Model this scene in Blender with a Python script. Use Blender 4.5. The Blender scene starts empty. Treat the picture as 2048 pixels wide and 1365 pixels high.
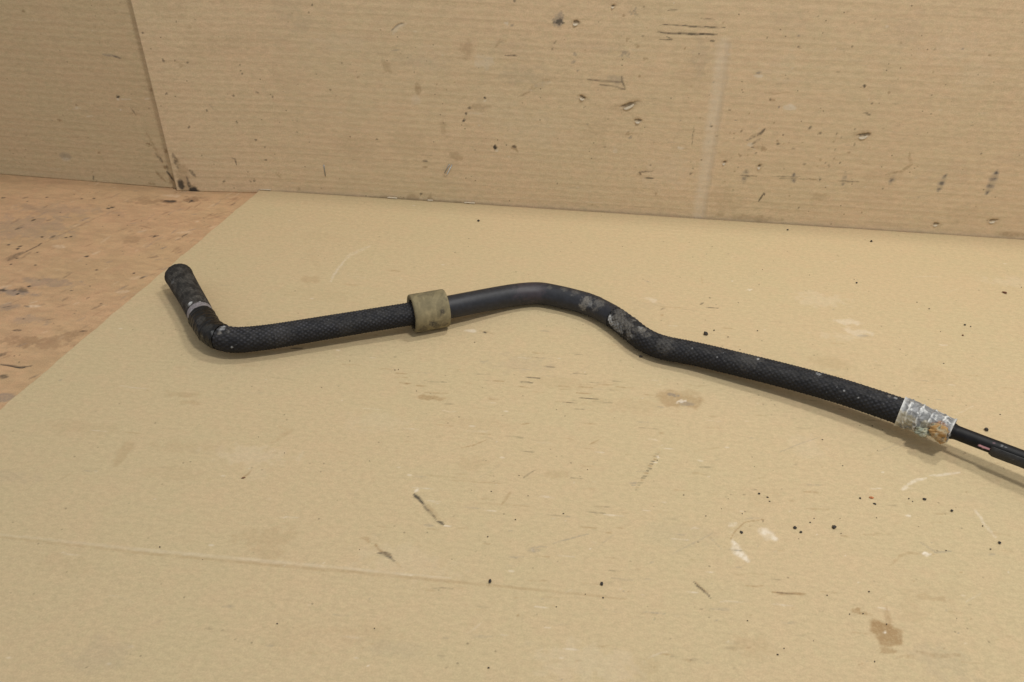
import bpy, math, random
import numpy as np
from mathutils import Matrix, Vector

sc = bpy.context.scene
COL = sc.collection
rng = np.random.default_rng(11)
random.seed(5)

# ------------------------------------------------------------------ camera
F, CX, CY, H = 1653.0, 1024.0, 682.5, 0.415
_d = np.array([-54, 2220, 1653.0]); _d /= np.linalg.norm(_d)
_r = np.array([23600, 1782, -1653.0]); _r -= _d * (_r @ _d); _r /= np.linalg.norm(_r)
R = np.array([_r, np.cross(-_d, _r), -_d])          # rows: world axes in camera terms
EYE = np.array([0, 0, H])
cam = bpy.data.cameras.new('camera'); co = bpy.data.objects.new('camera', cam); COL.objects.link(co)
cam.sensor_width = 36; cam.lens = F / 2048 * 36
cam.clip_start = 0.01; cam.clip_end = 60
m = Matrix([[R[i, 0], -R[i, 1], -R[i, 2], EYE[i]] for i in range(3)] + [[0, 0, 0, 1]])
co.matrix_world = m
sc.camera = co

# ------------------------------------------------------------------ light of the workshop
w = bpy.data.worlds.new('World'); sc.world = w; w.use_nodes = True
bg = w.node_tree.nodes['Background']; bg.inputs[0].default_value = (0.97, 0.98, 1.0, 1); bg.inputs[1].default_value = 0.515

def tube_lamp(name, loc, sx, sy, power, col=(1.0, 0.97, 0.91)):
    l = bpy.data.lights.new(name, 'AREA'); l.shape = 'RECTANGLE'; l.size = sx; l.size_y = sy
    l.energy = power; l.color = col
    o = bpy.data.objects.new(name, l); COL.objects.link(o); o.location = loc
    o.rotation_euler = (Vector(loc) - Vector((0.20, 1.15, 0))).to_track_quat('Z', 'Y').to_euler()
    return o
tube_lamp('ceiling_lamp', (0.38, 0.20, 1.30), 0.18, 0.05, 8.9)
tube_lamp('ceiling_lamp.001', (0.40, 0.84, 1.34), 0.18, 0.05, 6.4)

sc.view_settings.view_transform = 'Standard'; sc.view_settings.look = 'None'
sc.view_settings.exposure = 0.04; sc.view_settings.gamma = 1

# ------------------------------------------------------------------ helpers
def ray(x, y): return R @ np.array([(x - CX) / F, (y - CY) / F, 1.0])
def on_z(x, y, z=0.0):
    v = ray(x, y); return EYE + v * ((z - H) / v[2])
def on_y(x, y, Y):
    v = ray(x, y); return EYE + v * (Y / v[1])

def tag(o, label=None, cat=None, group=None, kind=None):
    if label: o['label'] = label
    if cat: o['category'] = cat
    if group: o['group'] = group
    if kind: o['kind'] = kind
    return o

def mesh_obj(name, V, Fc, mat, parent=None, smooth=True, attr=None):
    me = bpy.data.meshes.new(name)
    V = np.asarray(V, dtype=np.float32)
    if isinstance(Fc, np.ndarray):
        n = len(Fc); k = Fc.shape[1]
        me.vertices.add(len(V)); me.vertices.foreach_set('co', V.ravel())
        me.loops.add(n * k); me.loops.foreach_set('vertex_index', Fc.astype(np.int32).ravel())
        me.polygons.add(n); me.polygons.foreach_set('loop_start', np.arange(0, n * k, k, dtype=np.int32))
        me.update(calc_edges=True)
    else:
        me.from_pydata(V.tolist(), [], Fc); me.update()
    if smooth: me.polygons.foreach_set('use_smooth', np.ones(len(me.polygons), dtype=bool))
    if attr is not None:
        a = me.attributes.new('marks', 'FLOAT_COLOR', 'POINT')
        a.data.foreach_set('color', np.asarray(attr, dtype=np.float32).ravel())
    me.materials.append(mat)
    o = bpy.data.objects.new(name, me); COL.objects.link(o)
    if parent: o.parent = parent
    return o

_tab = rng.random((8, 256, 256)).astype(np.float32)
def vnoise(x, y, k=0):
    xi = np.floor(x).astype(int); yi = np.floor(y).astype(int)
    fx = x - xi; fy = y - yi; fx = fx * fx * (3 - 2 * fx); fy = fy * fy * (3 - 2 * fy)
    t = _tab[k % 8]; a = t[xi & 255, yi & 255]; b = t[(xi + 1) & 255, yi & 255]
    c = t[xi & 255, (yi + 1) & 255]; d = t[(xi + 1) & 255, (yi + 1) & 255]
    return (a * (1 - fx) + b * fx) * (1 - fy) + (c * (1 - fx) + d * fx) * fy
def fbm(x, y, o=3, k=0):
    s = 0; a = 0.5; tot = 0
    for i in range(o):
        s = s + a * vnoise(x * 2 ** i + 17 * i, y * 2 ** i + 5 * i, k + i); tot += a; a *= 0.5
    return s / tot
def sstep(a, b, x):
    t = np.clip((x - a) / (b - a), 0, 1); return t * t * (3 - 2 * t)

# ------------------------------------------------------------------ materials
def new_mat(name):
    mt = bpy.data.materials.new(name); mt.use_nodes = True
    nt = mt.node_tree; b = nt.nodes['Principled BSDF']
    return mt, nt, b
class NG:
    def __init__(s, nt): s.nt = nt; s.L = nt.links
    def n(s, t, **kw):
        x = s.nt.nodes.new(t)
        for k, v in kw.items(): setattr(x, k, v)
        return x
    def coord(s, scale=(1, 1, 1), rot=(0, 0, 0), src='Object'):
        t = s.n('ShaderNodeTexCoord'); mp = s.n('ShaderNodeMapping')
        mp.inputs['Scale'].default_value = scale; mp.inputs['Rotation'].default_value = rot
        s.L.new(t.outputs[src], mp.inputs[0]); return mp.outputs[0]
    def noise(s, vec, scale, detail=3, rough=0.55):
        t = s.n('ShaderNodeTexNoise'); t.inputs['Scale'].default_value = scale
        t.inputs['Detail'].default_value = detail; t.inputs['Roughness'].default_value = rough
        s.L.new(vec, t.inputs['Vector']); return t.outputs['Fac']
    def ramp(s, fac, a, b, lo=0.0, hi=1.0):
        t = s.n('ShaderNodeMapRange'); t.interpolation_type = 'SMOOTHSTEP'
        for i, v in enumerate((a, b, lo, hi)): t.inputs[i + 1].default_value = v
        s.L.new(fac, t.inputs[0]); return t.outputs[0]
    def mix(s, fac, a, b, mode='MIX'):
        t = s.n('ShaderNodeMix', data_type='RGBA', blend_type=mode)
        for i, v in ((0, fac), (6, a), (7, b)):
            if isinstance(v, (int, float)): t.inputs[i].default_value = v
            elif isinstance(v, tuple): t.inputs[i].default_value = (*v, 1)
            else: s.L.new(v, t.inputs[i])
        return t.outputs[2]
    def math(s, op, a, b=0.0):
        t = s.n('ShaderNodeMath', operation=op)
        for i, v in enumerate((a, b)):
            if isinstance(v, (int, float)): t.inputs[i].default_value = v
            else: s.L.new(v, t.inputs[i])
        return t.outputs[0]
    def marks(s):
        a = s.n('ShaderNodeAttribute', attribute_name='marks')
        q = s.n('ShaderNodeSeparateColor'); s.L.new(a.outputs['Color'], q.inputs[0])
        return q.outputs[0], q.outputs[1], q.outputs[2], a.outputs['Alpha']
    def bump(s, h, strength, dist, b):
        t = s.n('ShaderNodeBump'); t.inputs['Strength'].default_value = strength
        t.inputs['Distance'].default_value = dist
        s.L.new(h, t.inputs['Height']); s.L.new(t.outputs[0], b.inputs['Normal'])

def board_mat(name, base, warm, cool, streak_scale, grain=0.10, speck=0.3, rough=0.85,
              rot=(0, 0, 0), dark=(0.035, 0.032, 0.028), brown=(0.22, 0.135, 0.062), pale=(0.72, 0.62, 0.46), mottle=0.5):
    mt, nt, b = new_mat(name); g = NG(nt)
    v = g.coord()
    vs = g.coord(scale=streak_scale, rot=rot)
    c = g.mix(g.ramp(g.noise(v, 9, 3), 0.35, 0.65, 0, mottle), base, warm)
    c = g.mix(g.ramp(g.noise(v, 240, 4, 0.7), 0.42, 0.68, 0, 0.45), c, cool)
    c = g.mix(g.ramp(g.noise(v, 55, 3, 0.6), 0.45, 0.7, 0, 0.45), c, warm)
    # paper fibre: short streaks and fine grain
    st = g.noise(vs, 1.0, 4, 0.6)
    c = g.mix(1.0, c, g.mix(g.ramp(st, 0.3, 0.7), (1 - grain,) * 3, (1 + grain,) * 3), 'MULTIPLY')
    fg = g.noise(v, 900, 3, 0.7)
    c = g.mix(1.0, c, g.mix(g.ramp(fg, 0.3, 0.7), (1 - grain * 1.1,) * 3, (1 + grain * 1.1,) * 3), 'MULTIPLY')
    # pinhead specks, dark and pale fibres
    vo = g.n('ShaderNodeTexVoronoi'); vo.inputs['Scale'].default_value = 130; g.L.new(v, vo.inputs['Vector'])
    sel = g.ramp(g.noise(v, 37, 2), 0.53, 0.62)
    sp = g.math('MULTIPLY', g.ramp(vo.outputs['Distance'], 0.06, 0.13, 1, 0), sel)
    c = g.mix(g.math('MULTIPLY', sp, speck), c, (0.06, 0.045, 0.03))
    vo2 = g.n('ShaderNodeTexVoronoi'); vo2.inputs['Scale'].default_value = 90
    vv = g.coord(scale=(0.5, 1, 1), rot=(0, 0, 0.5)); g.L.new(vv, vo2.inputs['Vector'])
    sel2 = g.ramp(g.noise(v, 29, 2), 0.55, 0.63)
    c = g.mix(g.math('MULTIPLY', g.math('MULTIPLY', g.ramp(vo2.outputs['Distance'], 0.04, 0.12, 1, 0), sel2), 0.3), c, pale)
    d, p, o, gr = g.marks()
    brk = g.ramp(g.noise(v, 420, 3, 0.7), 0.25, 0.6, 0.55, 1)
    c = g.mix(g.math('MULTIPLY', o, brk), c, brown)
    c = g.mix(g.math('MULTIPLY', gr, brk), c, (0.165, 0.157, 0.15))
    c = g.mix(g.math('MULTIPLY', p, brk), c, pale)
    c = g.mix(d, c, dark)
    g.L.new(c, b.inputs['Base Color'])
    b.inputs['Roughness'].default_value = rough
    b.inputs['Specular IOR Level'].default_value = 0.25
    g.bump(g.math('ADD', fg, g.math('MULTIPLY', st, 0.8)), 0.2, 0.0004, b)
    return mt

M_sheet = board_mat('sheet cardboard', (0.500, 0.398, 0.234), (0.530, 0.394, 0.236), (0.474, 0.392, 0.225), (220, 420, 420), grain=0.06, speck=0.4, brown=(0.27, 0.155, 0.06), pale=(0.76, 0.68, 0.56))
M_wall = board_mat('panel cardboard', (0.585, 0.458, 0.290), (0.630, 0.458, 0.294), (0.540, 0.450, 0.272), (150, 420, 420), grain=0.07, speck=0.6,
                   pale=(0.66, 0.58, 0.45))
M_left = board_mat('olive cardboard', (0.515, 0.405, 0.248), (0.548, 0.402, 0.250), (0.475, 0.400, 0.234), (150, 420, 420), grain=0.07, speck=0.4,
                   pale=(0.64, 0.56, 0.42))
M_floor = board_mat('fibreboard', (0.475, 0.315, 0.172), (0.505, 0.305, 0.175), (0.420, 0.300, 0.172), (60, 160, 200), grain=0.09, speck=0.8,
                    rot=(0, 0, 0.55), pale=(0.66, 0.50, 0.34), brown=(0.20, 0.115, 0.06), mottle=0.6)

def plain_mat(name, col, rough=0.6, noise_amt=0.25, nscale=400, metallic=0.0, spec=0.5, bump=0.3, marks=None, brk_min=0.15):
    mt, nt, b = new_mat(name); g = NG(nt); v = g.coord()
    n1 = g.noise(v, nscale, 4, 0.65)
    c = g.mix(g.ramp(n1, 0.3, 0.7), tuple(x * (1 - noise_amt) for x in col), tuple(min(1, x * (1 + noise_amt)) for x in col))
    if marks:
        ch = g.marks(); brk = g.ramp(g.noise(v, 700, 4, 0.75), 0.3, 0.62, brk_min, 1)
        for i, mc in enumerate(marks):
            if mc is not None:
                c = g.mix(g.math('MULTIPLY', ch[i], brk) if i != 3 else ch[i], c, mc)
    g.L.new(c, b.inputs['Base Color']); b.inputs['Roughness'].default_value = rough
    b.inputs['Metallic'].default_value = metallic; b.inputs['Specular IOR Level'].default_value = spec
    if bump: g.bump(n1, bump, 0.0004, b)
    return mt
HB = [(0.002, 0.002, 0.002), (0.62, 0.63, 0.63), (0.20, 0.185, 0.16), (0.10, 0.10, 0.118)]
HM = [(0.002, 0.002, 0.002), (0.62, 0.63, 0.63), (0.20, 0.185, 0.16), (0.60, 0.33, 0.38)]
M_braid = plain_mat('braided rubber', (0.0120, 0.0123, 0.0142), 0.65, 0.35, 350, spec=0.2, marks=HB)
M_smooth = plain_mat('smooth rubber', (0.0155, 0.0170, 0.0225), 0.5, 0.25, 250, spec=0.4, bump=0.15, marks=HM)
M_sleeve = plain_mat('knurled rubber', (0.019, 0.0175, 0.016), 0.7, 0.4, 500, spec=0.2, marks=HM)
M_tape = plain_mat('glossy tape', (0.006, 0.006, 0.006), 0.42, 0.6, 260, spec=0.28, bump=0.9, marks=HM)
M_band = plain_mat('grey band', (0.19, 0.175, 0.185), 0.6, 0.3, 500, spec=0.4, marks=HM)
M_collar = plain_mat('olive foam rubber', (0.190, 0.158, 0.088), 0.75, 0.22, 90, spec=0.3, bump=0.3,
                     marks=[(0.018, 0.018, 0.022), (0.33, 0.27, 0.15), (0.10, 0.085, 0.05), None])
M_zinc = plain_mat('oxidised metal', (0.24, 0.245, 0.25), 0.6, 0.3, 500, metallic=0.25, spec=0.5, bump=0.8,
                   marks=[(0.11, 0.11, 0.105), (0.78, 0.78, 0.75), (0.42, 0.36, 0.20), (0.34, 0.14, 0.03)], brk_min=0.6)
M_crust = plain_mat('corrosion crust', (0.34, 0.32, 0.22), 0.8, 0.4, 450, spec=0.3, bump=1.0,
                    marks=[(0.08, 0.08, 0.07), (0.66, 0.64, 0.54), (0.22, 0.25, 0.20), (0.38, 0.19, 0.045)], brk_min=0.7)
M_pipe = plain_mat('black lacquered metal', (0.005, 0.005, 0.006), 0.5, 0.4, 200, spec=0.22, bump=0.1, marks=HM)
M_cover = plain_mat('grey rubber sleeve', (0.016, 0.016, 0.017), 0.55, 0.3, 400, spec=0.45, bump=0.3, marks=HM)
M_bore = plain_mat('dark bore', (0.008, 0.008, 0.008), 0.8, 0.2, 300, bump=0)
M_wire = plain_mat('steel wire', (0.34, 0.36, 0.37), 0.45, 0.1, 300, metallic=0.9, bump=0)
M_crumb = plain_mat('black crumb', (0.035, 0.028, 0.022), 0.7, 0.5, 900)
M_grit = plain_mat('brown grit', (0.075, 0.055, 0.038), 0.8, 0.5, 900)
M_rustcrumb = plain_mat('rust brown crumb', (0.13, 0.045, 0.02), 0.7, 0.4, 900)
M_orange = plain_mat('orange crumb', (0.50, 0.17, 0.06), 0.7, 0.3, 900)
M_paper = plain_mat('torn paper', (0.56, 0.48, 0.36), 0.9, 0.12, 600, spec=0.2)

# ------------------------------------------------------------------ painted-on wear and relief for the boards
class Board:
    """a dense sheet; P = in-plane coordinates (metres), marks = 4 wear channels, relief = height along the normal"""
    def __init__(s, U, V, to_plane):
        s.U, s.V = U, V                       # 2-D arrays (rows = constant V)
        s.vr = V[:, 0]; s.m = np.zeros((*U.shape, 4), np.float32); s.h = np.zeros(U.shape, np.float32)
        s.pl = to_plane
    def rows(s, lo, hi):
        a = np.searchsorted(s.vr, lo); b = np.searchsorted(s.vr, hi); return slice(max(0, a - 1), b + 1)
    def stroke(s, pts, wmm, strength=0.8, ch=0, brk=0.5, taper=True, nscale=700, flute=0.0, h=0.0):
        q = np.array([s.pl(*p) for p in pts]); wd = wmm / 1000
        pad = wd * 3 + 0.004
        r = s.rows(q[:, 1].min() - pad, q[:, 1].max() + pad)
        U = s.U[r]; V = s.V[r]
        u0, u1 = q[:, 0].min() - pad, q[:, 0].max() + pad
        cmask = np.where((U[0] > u0 - 0.03) & (U[0] < u1 + 0.03))[0]
        if len(cmask) == 0 or U.shape[0] == 0: return
        c = slice(cmask[0], cmask[-1] + 1); U = U[:, c]; V = V[:, c]
        jit = 0.0012 * (vnoise(U * 260, V * 260, 3) - 0.5); U2 = U + jit; V2 = V + jit * 0.7
        best = np.full(U.shape, 9.0); along = np.zeros(U.shape)
        L = np.concatenate([[0], np.cumsum(np.linalg.norm(np.diff(q, axis=0), axis=1))])
        for i in range(len(q) - 1):
            a, b = q[i], q[i + 1]; ab = b - a; l2 = ab @ ab + 1e-12
            t = np.clip(((U2 - a[0]) * ab[0] + (V2 - a[1]) * ab[1]) / l2, 0, 1)
            d = np.hypot(U2 - a[0] - t * ab[0], V2 - a[1] - t * ab[1])
            k = d < best; best = np.where(k, d, best); along = np.where(k, L[i] + t * (L[i + 1] - L[i]), along)
        tp = 1.0
        if taper:
            x = along / max(L[-1], 1e-6); tp = 0.35 + 0.65 * np.sin(np.pi * np.clip(x, 0.02, 0.98)) ** 0.6
        k = 1 - sstep(0.35, 1.25, best / (wd * tp))
        k = k * (1 - brk * sstep(0.40, 0.62, vnoise(U * nscale, V * nscale, 1)) )
        if flute: k = k * (1 - flute * sstep(0.2, 0.75, 0.5 + 0.5 * np.cos(2 * np.pi * V / PITCH)))
        s.m[r, c, ch] = np.maximum(s.m[r, c, ch], k * strength)
        if h: s.h[r, c] += h * k
    def blob(s, p, rx, ry, strength=0.7, ch=2, rough=0.5, rot=0.0, nscale=220, h=0.0, soft=0.35, flute=0.0):
        if max(rx, ry) < 5 and nscale == 220: nscale = 560; rough = rough * 1.5 + .2; rx *= .9; ry *= .85
        q = s.pl(*p); rx /= 1000; ry /= 1000; pad = max(rx, ry) * 1.9
        r = s.rows(q[1] - pad, q[1] + pad); U = s.U[r]; V = s.V[r]
        if U.shape[0] == 0: return
        cm = np.where((U[0] > q[0] - pad - .03) & (U[0] < q[0] + pad + .03))[0]
        if len(cm) == 0: return
        c = slice(cm[0], cm[-1] + 1); U = U[:, c]; V = V[:, c]
        x = U - q[0]; y = V - q[1]; ca, sa = math.cos(rot), math.sin(rot)
        d = np.hypot((x * ca + y * sa) / rx, (-x * sa + y * ca) / ry)
        d = d + rough * (fbm(U * nscale, V * nscale, 3, 2) - 0.5) * 2
        k = 1 - sstep(1 - soft, 1 + soft, d)
        if flute: k = k * (1 - flute * sstep(0.2, 0.75, 0.5 + 0.5 * np.cos(2 * np.pi * V / PITCH)))
        s.m[r, c, ch] = np.maximum(s.m[r, c, ch], k * strength)
        if h: s.h[r, c] += h * k
PITCH = 0.0074

def seq(*parts):
    out = []
    for a, b, st in parts: out.append(np.arange(a, b, st))
    return np.unique(np.concatenate(out))

def grid_faces(nr, nc, flip=False):
    i = np.arange(nr * nc).reshape(nr, nc)
    f = np.stack([i[:-1, :-1], i[:-1, 1:], i[1:, 1:], i[1:, :-1]], -1).reshape(-1, 4)
    return f[:, ::-1] if flip else f

def slab(name, P, Nrm, thick, mat, marks, flip=False):
    """closed board: dense front sheet P (nr,nc,3), plain back and rim"""
    nr, nc, _ = P.shape
    Fc = grid_faces(nr, nc, flip)
    idx = np.arange(nr * nc).reshape(nr, nc)
    rim = np.concatenate([idx[0, :], idx[1:, -1], idx[-1, -2::-1], idx[-2:0:-1, 0]])
    B = P.reshape(-1, 3)[rim] - np.array(Nrm) * thick
    n0 = nr * nc; k = np.arange(len(rim)); k2 = (k + 1) % len(rim)
    side = np.stack([rim[k], n0 + k, n0 + k2, rim[k2]], -1)
    if flip: side = side[:, ::-1]
    V = np.concatenate([P.reshape(-1, 3), B])
    at = np.concatenate([marks.reshape(-1, 4), np.zeros((len(rim), 4))])
    o = mesh_obj(name, V, np.concatenate([Fc, side]), mat, attr=at)
    # back face: fan strips between opposite rim points
    return o

# ================================================================== FLOOR BOARD
ZF = -0.0032
U, V = np.meshgrid(seq((-1.6, -0.68, 0.08), (-0.68, -0.33, 0.001), (-0.33, 1.5, 0.09)),
                   seq((-0.5, 0.38, 0.08), (0.38, 0.805, 0.001), (0.805, 1.7, 0.09)))
fb = Board(U, V, lambda x, y: on_z(x, y, ZF)[:2])
S = fb.stroke; Bl = fb.blob
S([(18, 521), (30, 512), (45, 505)], 4.2, .55, 0, .3); S([(44, 508), (75, 492), (84, 486)], 1.3, .7, 0, .3)
S([(100, 478), (110, 471)], 2.2, .55, 0, .3); S([(84, 488), (130, 466), (190, 437), (240, 418)], 1.4, .4, 2, .6)
S([(160, 442), (178, 436)], 2.6, .5, 3, .3); S([(38, 456), (62, 448)], 3, .5, 3, .4); S([(30, 460), (42, 455)], 1.8, .6, 0, .4)
S([(113, 432), (142, 436)], 1.8, .5, 3, .5); S([(87, 417), (94, 411)], 1.6, .6, 2, .3); S([(62, 442), (70, 439)], 2.0, .9, 0, .1)
S([(280, 452), (302, 458)], 1.8, .5, 2, .4); S([(340, 450), (398, 438), (455, 424), (500, 411)], 1.2, .4, 2, .6)
Bl((338, 404), 10, 5, .75, 2, .9); Bl((342, 403), 6, 2.5, .75, 0, .8); Bl((382, 400), 8, 5, .7, 2, .9); Bl((381, 403), 3.5, 3, .85, 0, .8)
Bl((345, 392), 8, 3, .45, 1, .9); Bl((300, 405), 16, 7, .4, 2, 1.2); Bl((392, 396), 12, 3, .45, 2, 1.)
S([(0, 728), (22, 731), (38, 734), (62, 732)], 1.1, 1.0, 0, .0, h=-.0012); S([(38, 735), (50, 735)], 2.0, .8, 0, .2)
S([(52, 613), (80, 613)], 2.6, .8, 1, .4); S([(50, 612), (58, 615)], 1.2, .7, 0, .2); S([(108, 492), (128, 495)], 4, .6, 1, .5)
S([(0, 575), (20, 572)], 3, .5, 1, .5); S([(235, 585), (258, 583)], 3, .55, 1, .5); S([(262, 558), (280, 554)], 4, .35, 1, .5)
S([(298, 473), (318, 472)], 2, .7, 0, .5); S([(305, 475), (312, 473)], 1.5, .9, 0, .1); S([(363, 474), (375, 468)], 1.2, .8, 0, .2)
S([(355, 466), (380, 464)], 3, .5, 1, .5); S([(280, 558), (288, 554)], 2, .7, 0, .3); S([(160, 663), (176, 662)], 1.0, .8, 0, .1)
S([(26, 661), (42, 661)], 1.6, .7, 0, .4); S([(0, 752), (14, 754)], 3.5, .7, 0, .4); S([(0, 712), (10, 706)], 3, .6, 0, .5)
S([(170, 686), (150, 702), (140, 708)], .8, .8, 0, .3)
Bl((50, 683), 16, 7, .5, 2, 1.1); Bl((28, 680), 10, 5, .5, 2, 1.1); Bl((130, 675), 22, 6, .45, 2, 1.0, .5); Bl((95, 690), 14, 5, .4, 2, 1.)
Bl((30, 585), 20, 5, .55, 3, .9); Bl((45, 580), 9, 3.5, .55, 0, .9); Bl((100, 565), 24, 7, .35, 3, .9); Bl((15, 615), 9, 5, .35, 3, .9)
Bl((60, 640), 16, 6, .3, 3, 1.); Bl((8, 795), 9, 5, .5, 3, .8); Bl((4, 581), 5, 2, .8, 0, .7); Bl((60, 455), 40, 20, .25, 3, 1.1)
Bl((120, 420), 45, 10, .2, 3, 1.1); Bl((265, 480), 10, 8, .35, 2, .9)
for i in range(240):
    x = random.uniform(0, 480); y = random.uniform(370, 380 + 440 * (1 - x / 520))
    a = random.uniform(3, 16) * (0.7 + y / 900); sl = random.uniform(-.75, -.1)
    S([(x, y), (x + a, y + a * sl)], random.uniform(.7, 2.2), random.uniform(.15, .5), random.choice((0, 2, 2, 2, 3, 1)), .4)
for (x, y, r) in [(225, 415, 2.2), (218, 417, 2.2), (35, 498, 2.2), (40, 493, 2.2), (174, 513, 1.9), (193, 541, 1.7), (58, 573, 1.7), (35, 588, 1.8), (268, 547, 1.7),
                  (84, 474, 2), (142, 473, 1.8), (132, 475, 1.5), (71, 531, 1.7), (17, 490, 1.5), (75, 505, 1.2), (34, 517, 1.3), (55, 403, 1.5), (94, 395, 1.7),
                  (163, 398, 1.5), (187, 397, 1.8), (238, 431, 1.2), (47, 638, 1.), (202, 608, 1.), (143, 582, 1.4), (120, 425, 1), (23, 529, 1.5), (6, 396, 2)]:
    Bl((x, y), r, r * .8, .9, 0, .4)
Z = ZF + fb.h + 0.0005 * (fbm(U * 18, V * 18, 2, 4) - .5) * ((U > -.68) & (U < -.33))
P = np.stack([U, V, Z], -1)
fo = mesh_obj('floor', P.reshape(-1, 3), grid_faces(*U.shape), M_floor, attr=fb.m.reshape(-1, 4))
tag(fo, kind='structure')

# ================================================================== LOOSE SHEET
YB = 0.7972
ys = seq((0.05, 0.205, 0.03), (0.205, YB, 0.00095)); ys = np.append(ys, YB)
xlL = np.interp(ys, [0.05, 0.42211, 0.79753], [-0.482, -0.41698, -0.35139])
xlL = xlL + 0.0020 * (fbm(ys * 60, ys * 0, 3, 5) - .5)
XR = 0.56
t = seq((0, 0.001, .0002), (0.001, 0.90, 0.00098), (0.90, 1.0, 0.02)); t = np.append(t, 1.0)
Umat = xlL[:, None] + (XR - xlL)[:, None] * t[None, :]
Vmat = np.repeat(ys[:, None], len(t), 1)
sb = Board(Umat, Vmat, lambda x, y: on_z(x, y, 0)[:2])
S = sb.stroke; Bl = sb.blob
# long score line near the bottom
S([(-5, 1074), (300, 1107), (620, 1137), (900, 1163), (1250, 1198)], 1.4, .30, 2, .35, taper=True, nscale=90, h=-.00012)
S([(-5, 1068), (300, 1101), (620, 1131), (900, 1157)], 1.6, .16, 1, .4, taper=True, nscale=90)
# gouge with black head, smear below it
S([(829, 988), (836, 998), (845, 1008)], 1.5, .95, 0, .15, h=-.0004); S([(831, 984), (836, 979)], 1.6, .7, 1, .2)
S([(842, 1004), (860, 1025), (872, 1040)], 1.1, .6, 0, .5); S([(876, 1043), (887, 1051)], 1.1, .9, 0, .1); S([(888, 1052), (902, 1055)], .7, .7, 1, .2)
S([(850, 1050), (866, 1052)], 1.6, .35, 3, .4); S([(855, 1012), (868, 1030), (878, 1040)], 2.6, .30, 2, .5)
S([(724, 1076), (738, 1085), (736, 1077), (727, 1076)], .8, .5, 2, .3); S([(750, 1090), (765, 1105), (782, 1112)], 1.2, .7, 2, .3)
S([(757, 1107), (772, 1108), (790, 1124)], 1.2, .75, 0, .4); S([(765, 1105), (780, 1110)], 1.0, .6, 0, .3); S([(792, 1125), (803, 1136)], .7, .4, 2, .4)
# dashed rub mark
for i in range(17):
    k = i / 16; x = 1318 - 44 * k; y = 905 + 75 * k; a = 2.5 + 3 * random.random()
    S([(x - a, y - .5), (x + a * .6, y + .6)], .75, random.uniform(.6, 1.0) * (1 if 2 < i < 13 else .5), 0 if i % 3 else 2, .3)
S([(1314, 912), (1318, 918)], 1.0, .8, 1, .3); S([(1308, 925), (1316, 926)], .8, .8, 1, .3)
for (x, y) in [(1262, 967), (1266, 971), (1270, 966)]: S([(x - 3, y), (x + 5, y)], .8, .6, 3, .3)
S([(1387, 1164), (1402, 1176), (1424, 1198)], .8, .75, 0, .35); S([(1390, 1163), (1415, 1188)], 1.2, .45, 2, .5)
S([(1545, 1185), (1575, 1188), (1612, 1189)], 1.1, .75, 2, .2); S([(1552, 1186), (1600, 1189)], .6, .6, 0, .5); S([(1490, 1172), (1525, 1173)], .7, .5, 2, .4)
# chalky crescents and their hairline
S([(1467, 1085), (1476, 1105), (1495, 1122)], 3.4, .75, 1, .45); S([(1465, 1080), (1468, 1095)], 1.8, .5, 1, .3); S([(1522, 1062), (1548, 1078)], 5.0, .7, 1, .6, nscale=350)
S([(1525, 1058), (1540, 1066)], 3.4, .5, 1, .5); S([(1460, 1082), (1468, 1065), (1490, 1045), (1528, 1040)], .5, .7, 2, .2); S([(1524, 1046), (1527, 1040)], .7, .6, 0, .3)
S([(1460, 1052), (1472, 1047)], 2.2, .35, 1, .5)
# soaked stains
Bl((1766, 1256), 7.0, 5.0, .74, 2, .5, .3, nscale=190, soft=.2); Bl((1782, 1276), 7.5, 6.0, .68, 2, .5, .3, nscale=170, soft=.2); S([(1778, 1250), (1776, 1230), (1772, 1215)], 2.2, .4, 2, .3); Bl((1770, 1265), 1.1, 1.0, .9, 1, .3)
Bl((1348, 800), 12, 10, .46, 2, .5, 0, nscale=110, soft=.18); Bl((1382, 804), 10, 8, .42, 2, .5, 0, nscale=110, soft=.18); Bl((1362, 790), 14, 7, .22, 2, .7, 0, nscale=110, soft=.3); Bl((1345, 790), 4, 2, .55, 3, .7); Bl((1364, 803), 4.5, 1.6, .6, 1, .9, .3); Bl((1372, 808), 5, 2, .4, 3, .8); Bl((1340, 782), 4, 1.4, .4, 2, .9)
Bl((1712, 1222), 3, 2, .6, 2, .7); Bl((1728, 1226), 3, 1.5, .5, 2, .7); Bl((1660, 725), 16, 9, .16, 2, .5); Bl((1775, 1300), 4, 2, .5, 2, .8)
Bl((1825, 1232), 8, 4, .1, 2, .9); Bl((1850, 1195), 6, 2.5, .22, 2, 1.); Bl((1880, 1197), 4.8, 2, .25, 2, 1.); Bl((1500, 1290), 10, 7, .15, 2, .9)
S([(1835, 1303), (1870, 1312), (1920, 1310)], 1.8, .35, 2, .5); S([(1780, 1132), (1800, 1112), (1820, 1106), (1870, 1110)], 1.2, .35, 2, .5)
S([(1840, 1085), (1870, 1105), (1905, 1102)], .8, .4, 3, .4); Bl((1853, 1108), 2.2, 1.8, .95, 1, .5); Bl((1817, 1032), 2, 1, .7, 1, .4)
S([(1815, 970), (1835, 960), (1852, 957)], 1.6, .5, 1, .5); S([(1860, 952), (1885, 950), (1920, 945)], 1.4, .45, 1, .5); S([(1805, 980), (1815, 972)], 1.8, .45, 1, .4)
S([(1950, 1020), (1975, 1055), (1990, 1075)], 1.2, .35, 1, .5); S([(1270, 1190), (1262, 1165)], 1.6, .0, 1, .5)
S([(1340, 1110), (1380, 1090), (1430, 1065)], .7, .35, 3, .4); S([(1418, 1075), (1445, 1100)], .6, .35, 3, .4); S([(1560, 905), (1600, 888), (1640, 875)], .6, .35, 3, .4)
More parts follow.
